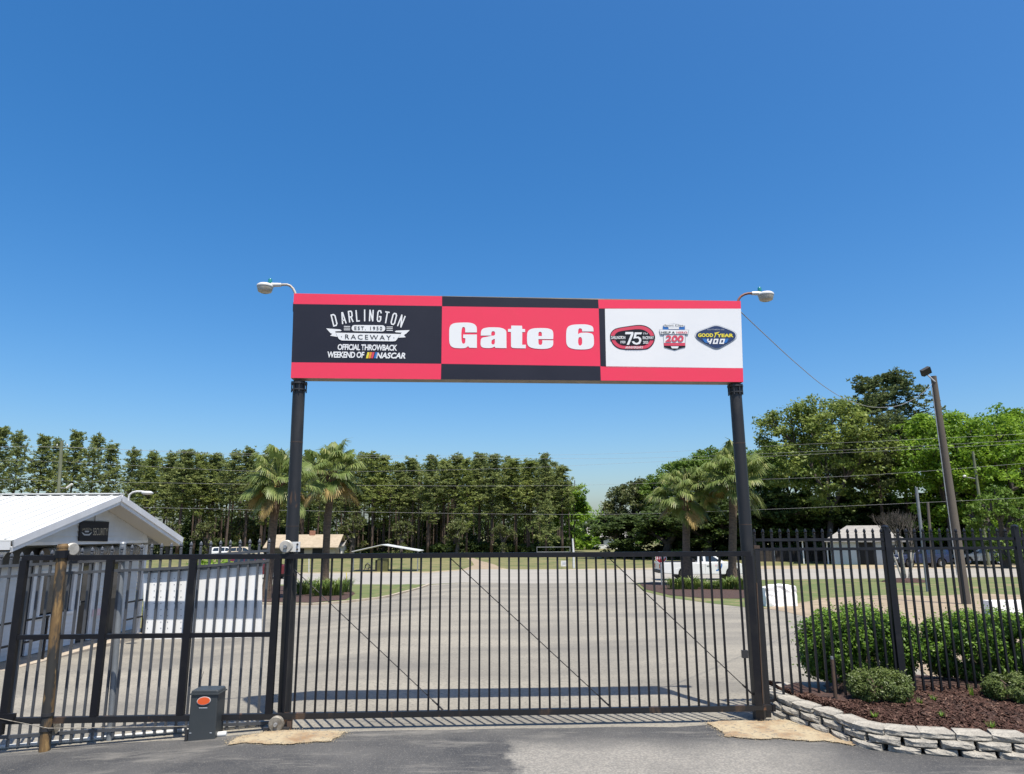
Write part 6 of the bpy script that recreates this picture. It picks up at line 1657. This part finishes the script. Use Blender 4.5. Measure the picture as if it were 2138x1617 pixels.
# ------------------------------------------------------------------ stop sign
g = ground(1382, 1223); Ys = g.y
cz = at_y(1380, 1164, Ys)
ss = thing('stop_sign', 'red octagonal stop sign on a grey post at the drive mouth', 'stop sign', g)
MB().bx(-.035, .035, .01, .05, -.05, cz.z - g.z + .3).build('post', MATS['grey_steel'], ss, local=True)
def octo(r, y): return [(cz.x - g.x + r * math.cos(R(22.5 + 45 * k)), y, cz.z - g.z + r * math.sin(R(22.5 + 45 * k))) for k in range(8)]
mat('stop_red', (0.42, 0.012, 0.02), 0.35)
o = MB().prism(octo(.345, 0), (0, 0, 0), (0, -.006, 0)).build('plate', MATS['print_white'], ss, local=True)
MB().prism(octo(.315, -.0075), (0, 0, 0), (0, -.002, 0)).build('face', MATS['stop_red'], o, local=True)
cc = (cz.x - g.x, cz.z - g.z)
text('STOP', (-.26, .115, .26, -.115), 0, MATS['print_white'], ss, bold=.02, place=lambda x, y: Vector((cz.x + x, Ys - .013, cz.z + y)))
# ------------------------------------------------------------------ white cover and white barrier right of the drive
g = ground(1633, 1267)
wb = thing('covered_box', 'white sheet covered box standing on the grass right of the right sign post', 'box', g)
s_ = g.y / FPX; hw = 32 * s_; hh = at_y(1633, 1224, g.y).z - g.z
bm = bmesh.new(); bmesh.ops.create_cube(bm, size=1); bmesh.ops.subdivide_edges(bm, edges=bm.edges, cuts=5, use_grid_fill=True)
rr = random.Random(8)
for v in bm.verts:
    x, y, z = v.co; top = hh * (1 + .04 * math.sin(x * 5 + 1) - .06 * (x < -.3))
    v.co = Vector((x * hw * 2 * (1 - .03 * (z + .5)) + rr.uniform(-.012, .012), y * .7 + .35 + rr.uniform(-.018, .018), (z + .5) * top + rr.uniform(-.01, .01)))
me = bpy.data.meshes.new('sheet'); bm.to_mesh(me); bm.free(); me.materials.append(MATS['panel_white'])
link('sheet', me, wb)
g = ground(2075, 1286); wbb = thing('white_barrier', 'low white block barrier on the dirt at the right edge', 'barrier', g)
s_ = g.y / FPX
for i in range(3): MB().bx(i * 1.35, i * 1.35 + 1.30, 0, .45, -.02, .34 + (.0 if i else .08)).build('block', MATS['panel_white'], wbb, local=True)
# ------------------------------------------------------------------ poles and wires
mat('pole_wood', (0.125, 0.108, 0.088), 0.9, c2=(0.10, 0.085, 0.07), scale=3, stretch=(1, 1, .12), bump=0.3)
mat('pole_green', (0.20, 0.22, 0.14), 0.9, c2=(0.14, 0.155, 0.10), scale=3, stretch=(1, 1, .2))
mat('wire', (0.30, 0.30, 0.31), 0.6)
YP = 27.0
b = at_y(2022, 1290, YP); t_ = at_y(1949, 786, YP)
k = (gz(b.x, YP) - b.z) / (t_.z - b.z); b = b + (t_ - b) * k
up = thing('utility_pole', 'tall weathered wooden pole with a floodlight on top behind the fence', 'utility pole', b)
MB().tube([b - Vector((0, 0, .1)), b.lerp(t_, .5), t_], [.165, .14, .105], 14).build('pole', MATS['pole_wood'], up, smooth=True)
c = at_y(1938, 790, YP)
br_ = MB().tube([t_ - Vector((.02, .1, .25)), c + Vector((0, 0, .12)), at_y(1937, 783, YP)], .03, 8).build('bracket', MATS['zinc'], up)
q = at_y(1933, 776, YP)
MB().box(q, (.36, .16, .26), Matrix.Rotation(R(-28), 3, 'Y') @ Matrix.Rotation(R(25), 3, 'X')).build('floodlight', MATS['plastic_black'], up)
MB().tube([t_ - Vector((.13, .02, .45)), b.lerp(t_, .5) - Vector((.17, 0, 0)), b.lerp(t_, .12) - Vector((.19, 0, 0))], .018, 6).build('conduit', MATS['zinc'], up)
def spline(pts, n=8):
    out = []
    P_ = [pts[0]] + pts + [pts[-1]]
    for i in range(1, len(P_) - 2):
        for j in range(n):
            t = j / n; a, b_, c_, d_ = P_[i - 1], P_[i], P_[i + 1], P_[i + 2]
            out.append(.5 * ((2 * b_) + (c_ - a) * t + (2 * a - 5 * b_ + 4 * c_ - d_) * t * t + (3 * b_ - a - 3 * c_ + d_) * t ** 3))
    out.append(pts[-1]); return out
cab = [at_y(*v) for v in ((1547, 652, 9.4), (1600, 702, 10.4), (1660, 757, 12.0), (1722, 808, 14.2), (1775, 838, 16.8), (1830, 851, 19.8), (1880, 846, 22.8), (1920, 826, 25.2), (1946, 802, 26.9))]
tag(MB().tube(spline(cab), .0065, 6).build('lamp_cable', MATS['wire']), 'slack cable hanging from the sign to the wooden pole', 'cable')
def slim_pole(name, label, bpx, tpx, r, m, Y=None, extra=None):
    g = ground(*bpx) if Y is None else gpt(bpx[0], bpx[1], Y)
    t = at_y(tpx[0], tpx[1], g.y); o = thing(name, label, 'pole', g)
    MB().tube([g, t], [r, r * .8], 10).build('pole', m, o, smooth=True)
    return o, g, t
slim_pole('steel_pole', 'slim grey steel pole standing on the verge left of the wooden pole', (1938, 1236), (1913, 1018), .085, MATS['grey_steel'])
slim_pole('short_pole', 'brown wooden pole behind the blue car', (1948, 1186), (1937, 1049), .13, MATS['pole_wood'])
o, g, t = slim_pole('lamp_pole', 'far grey lamp pole with a small lamp arm at the right', (2062, 1160), (2031, 943), .14, MATS['pole_green'], Y=66)
a = at_y(2038, 1000, g.y); MB().tube([a, at_y(2018, 997, g.y)], .04, 6).build('arm', MATS['zinc'], o)
MB().lathe([(0, .14), (.11, .11), (.15, 0), (.10, -.08), (0, -.1)], at_y(2014, 995, g.y), (0, 0, 1), 12).build('lamp_head', MATS['lamp_white'], o, smooth=True)
o, g, t = slim_pole('line_pole', 'greenish utility pole with a short crossarm above the security building roof', (118, 1150), (129, 921), .17, MATS['pole_green'], Y=62)
MB().beam(at_y(118, 935, 62), at_y(141, 934, 62), .09, .09).build('crossarm', MATS['pole_green'], o)
for px in (119, 140): MB().lathe([(.03, 0), (.05, .06), (.05, .14), (.02, .2), (0, .2)], at_y(px, 932, 62), (0, 0, 1), 8).build('insulator', MATS['pale_paint'], o)
a = at_y(123, 1019, 62); MB().tube([a, at_y(136, 1020, 62)], .04, 6).build('arm', MATS['zinc'], o)
MB().box(at_y(145, 1015, 62), (.55, .25, .12), Matrix.Rotation(R(-40), 3, 'Y')).build('lamp_head', MATS['lamp_white'], o)
wires = [('top power line crossing left to right behind the sign posts', [(-80, 934, 62), (120, 934, 62), (560, 949, 66), (1000, 952, 70), (1340, 946, 68), (1660, 929, 62), (1850, 921, 58), (2260, 900, 52)]),
         ('second power line just under the top one', [(-80, 936, 62.4), (141, 934, 62.4), (560, 953, 66.4), (1000, 957, 70.4), (1340, 957, 68.4), (1650, 945, 62.4), (1860, 935, 58.4), (2260, 912, 52.4)]),
         ('third power line close below the second', [(-80, 960, 62.2), (141, 965, 62.2), (560, 985, 66.2), (1000, 980, 70.2), (1340, 966, 68.2), (1650, 951, 62.2), (1860, 941, 58.2), (2260, 920, 52.2)]),
         ('middle power line crossing in front of the far pines', [(-80, 1000, 62), (300, 1008, 63), (770, 1014, 68), (1180, 1014, 70), (1600, 1001, 62), (1850, 990, 58), (2260, 958, 52)]),
         ('lowest power line crossing above the far cars', [(300, 1060, 63), (700, 1068, 67), (1000, 1073, 70), (1290, 1074, 69), (1600, 1064, 62), (1900, 1051, 57), (2260, 1034, 52)])]
for lab, pts in wires:
    tag(MB().tube(spline([at_y(*v) for v in pts], 5), .008, 5).build('power_line', MATS['wire']), lab, 'power line', 'power lines along the road')
# ------------------------------------------------------------------ bare crape myrtle on its mulch mound
g = ground(1893, 1216)
cm_ = thing('bare_tree', 'bare many stemmed small tree on a mulch mound beyond the fence', 'tree', g)
rr = random.Random(21); stems = MB(); twigs = MB()
def twig(p, d, L, r, lev, mbx):
    e = p + d * L; mbx.tube([p, (p + e) / 2 + Vector((rr.gauss(0, .03), rr.gauss(0, .03), 0)) * L, e], [r, r * .85, r * .7], 5, cap=False)
    if lev == 0: return
    for k in range(3):
        nd = (d + Vector((rr.gauss(0, .38), rr.gauss(0, .38), rr.uniform(0, .35)))).normalized(); twig(e, nd, L * rr.uniform(.55, .8), r * .6, lev - 1, mbx)
for i in range(5):
    a = i * 1.26 + .3; d = Vector((math.cos(a) * .25, math.sin(a) * .25, 1)).normalized()
    s0 = Vector((math.cos(a) * .18, math.sin(a) * .18, .1)); e = s0 + d * 1.7
    MB().tube([s0, (s0 + e) / 2, e], [.075, .06, .05], 7).build('stem', MATS['pipe_grey'], cm_, smooth=True, local=True)
    for k in range(3): twig(e, (d + Vector((rr.gauss(0, .3), rr.gauss(0, .3), .2))).normalized(), 1.0, .035, 3, twigs)
twigs.build('twigs', MATS['grey_bark'], cm_, local=True)['kind'] = 'stuff'
bm = bmesh.new(); bmesh.ops.create_uvsphere(bm, u_segments=20, v_segments=8, radius=1)
for v in bm.verts: v.co = Vector((v.co.x * 1.35 * (1 + .08 * math.sin(v.co.y * 5)), v.co.y * 1.2, v.co.z * .28))
me = bpy.data.meshes.new('mulch_mound'); bm.to_mesh(me); bm.free(); me.materials.append(MATS['mulch'])
link('mulch_mound', me, None, g + Vector((0, 0, -.03)))['kind'] = 'structure'
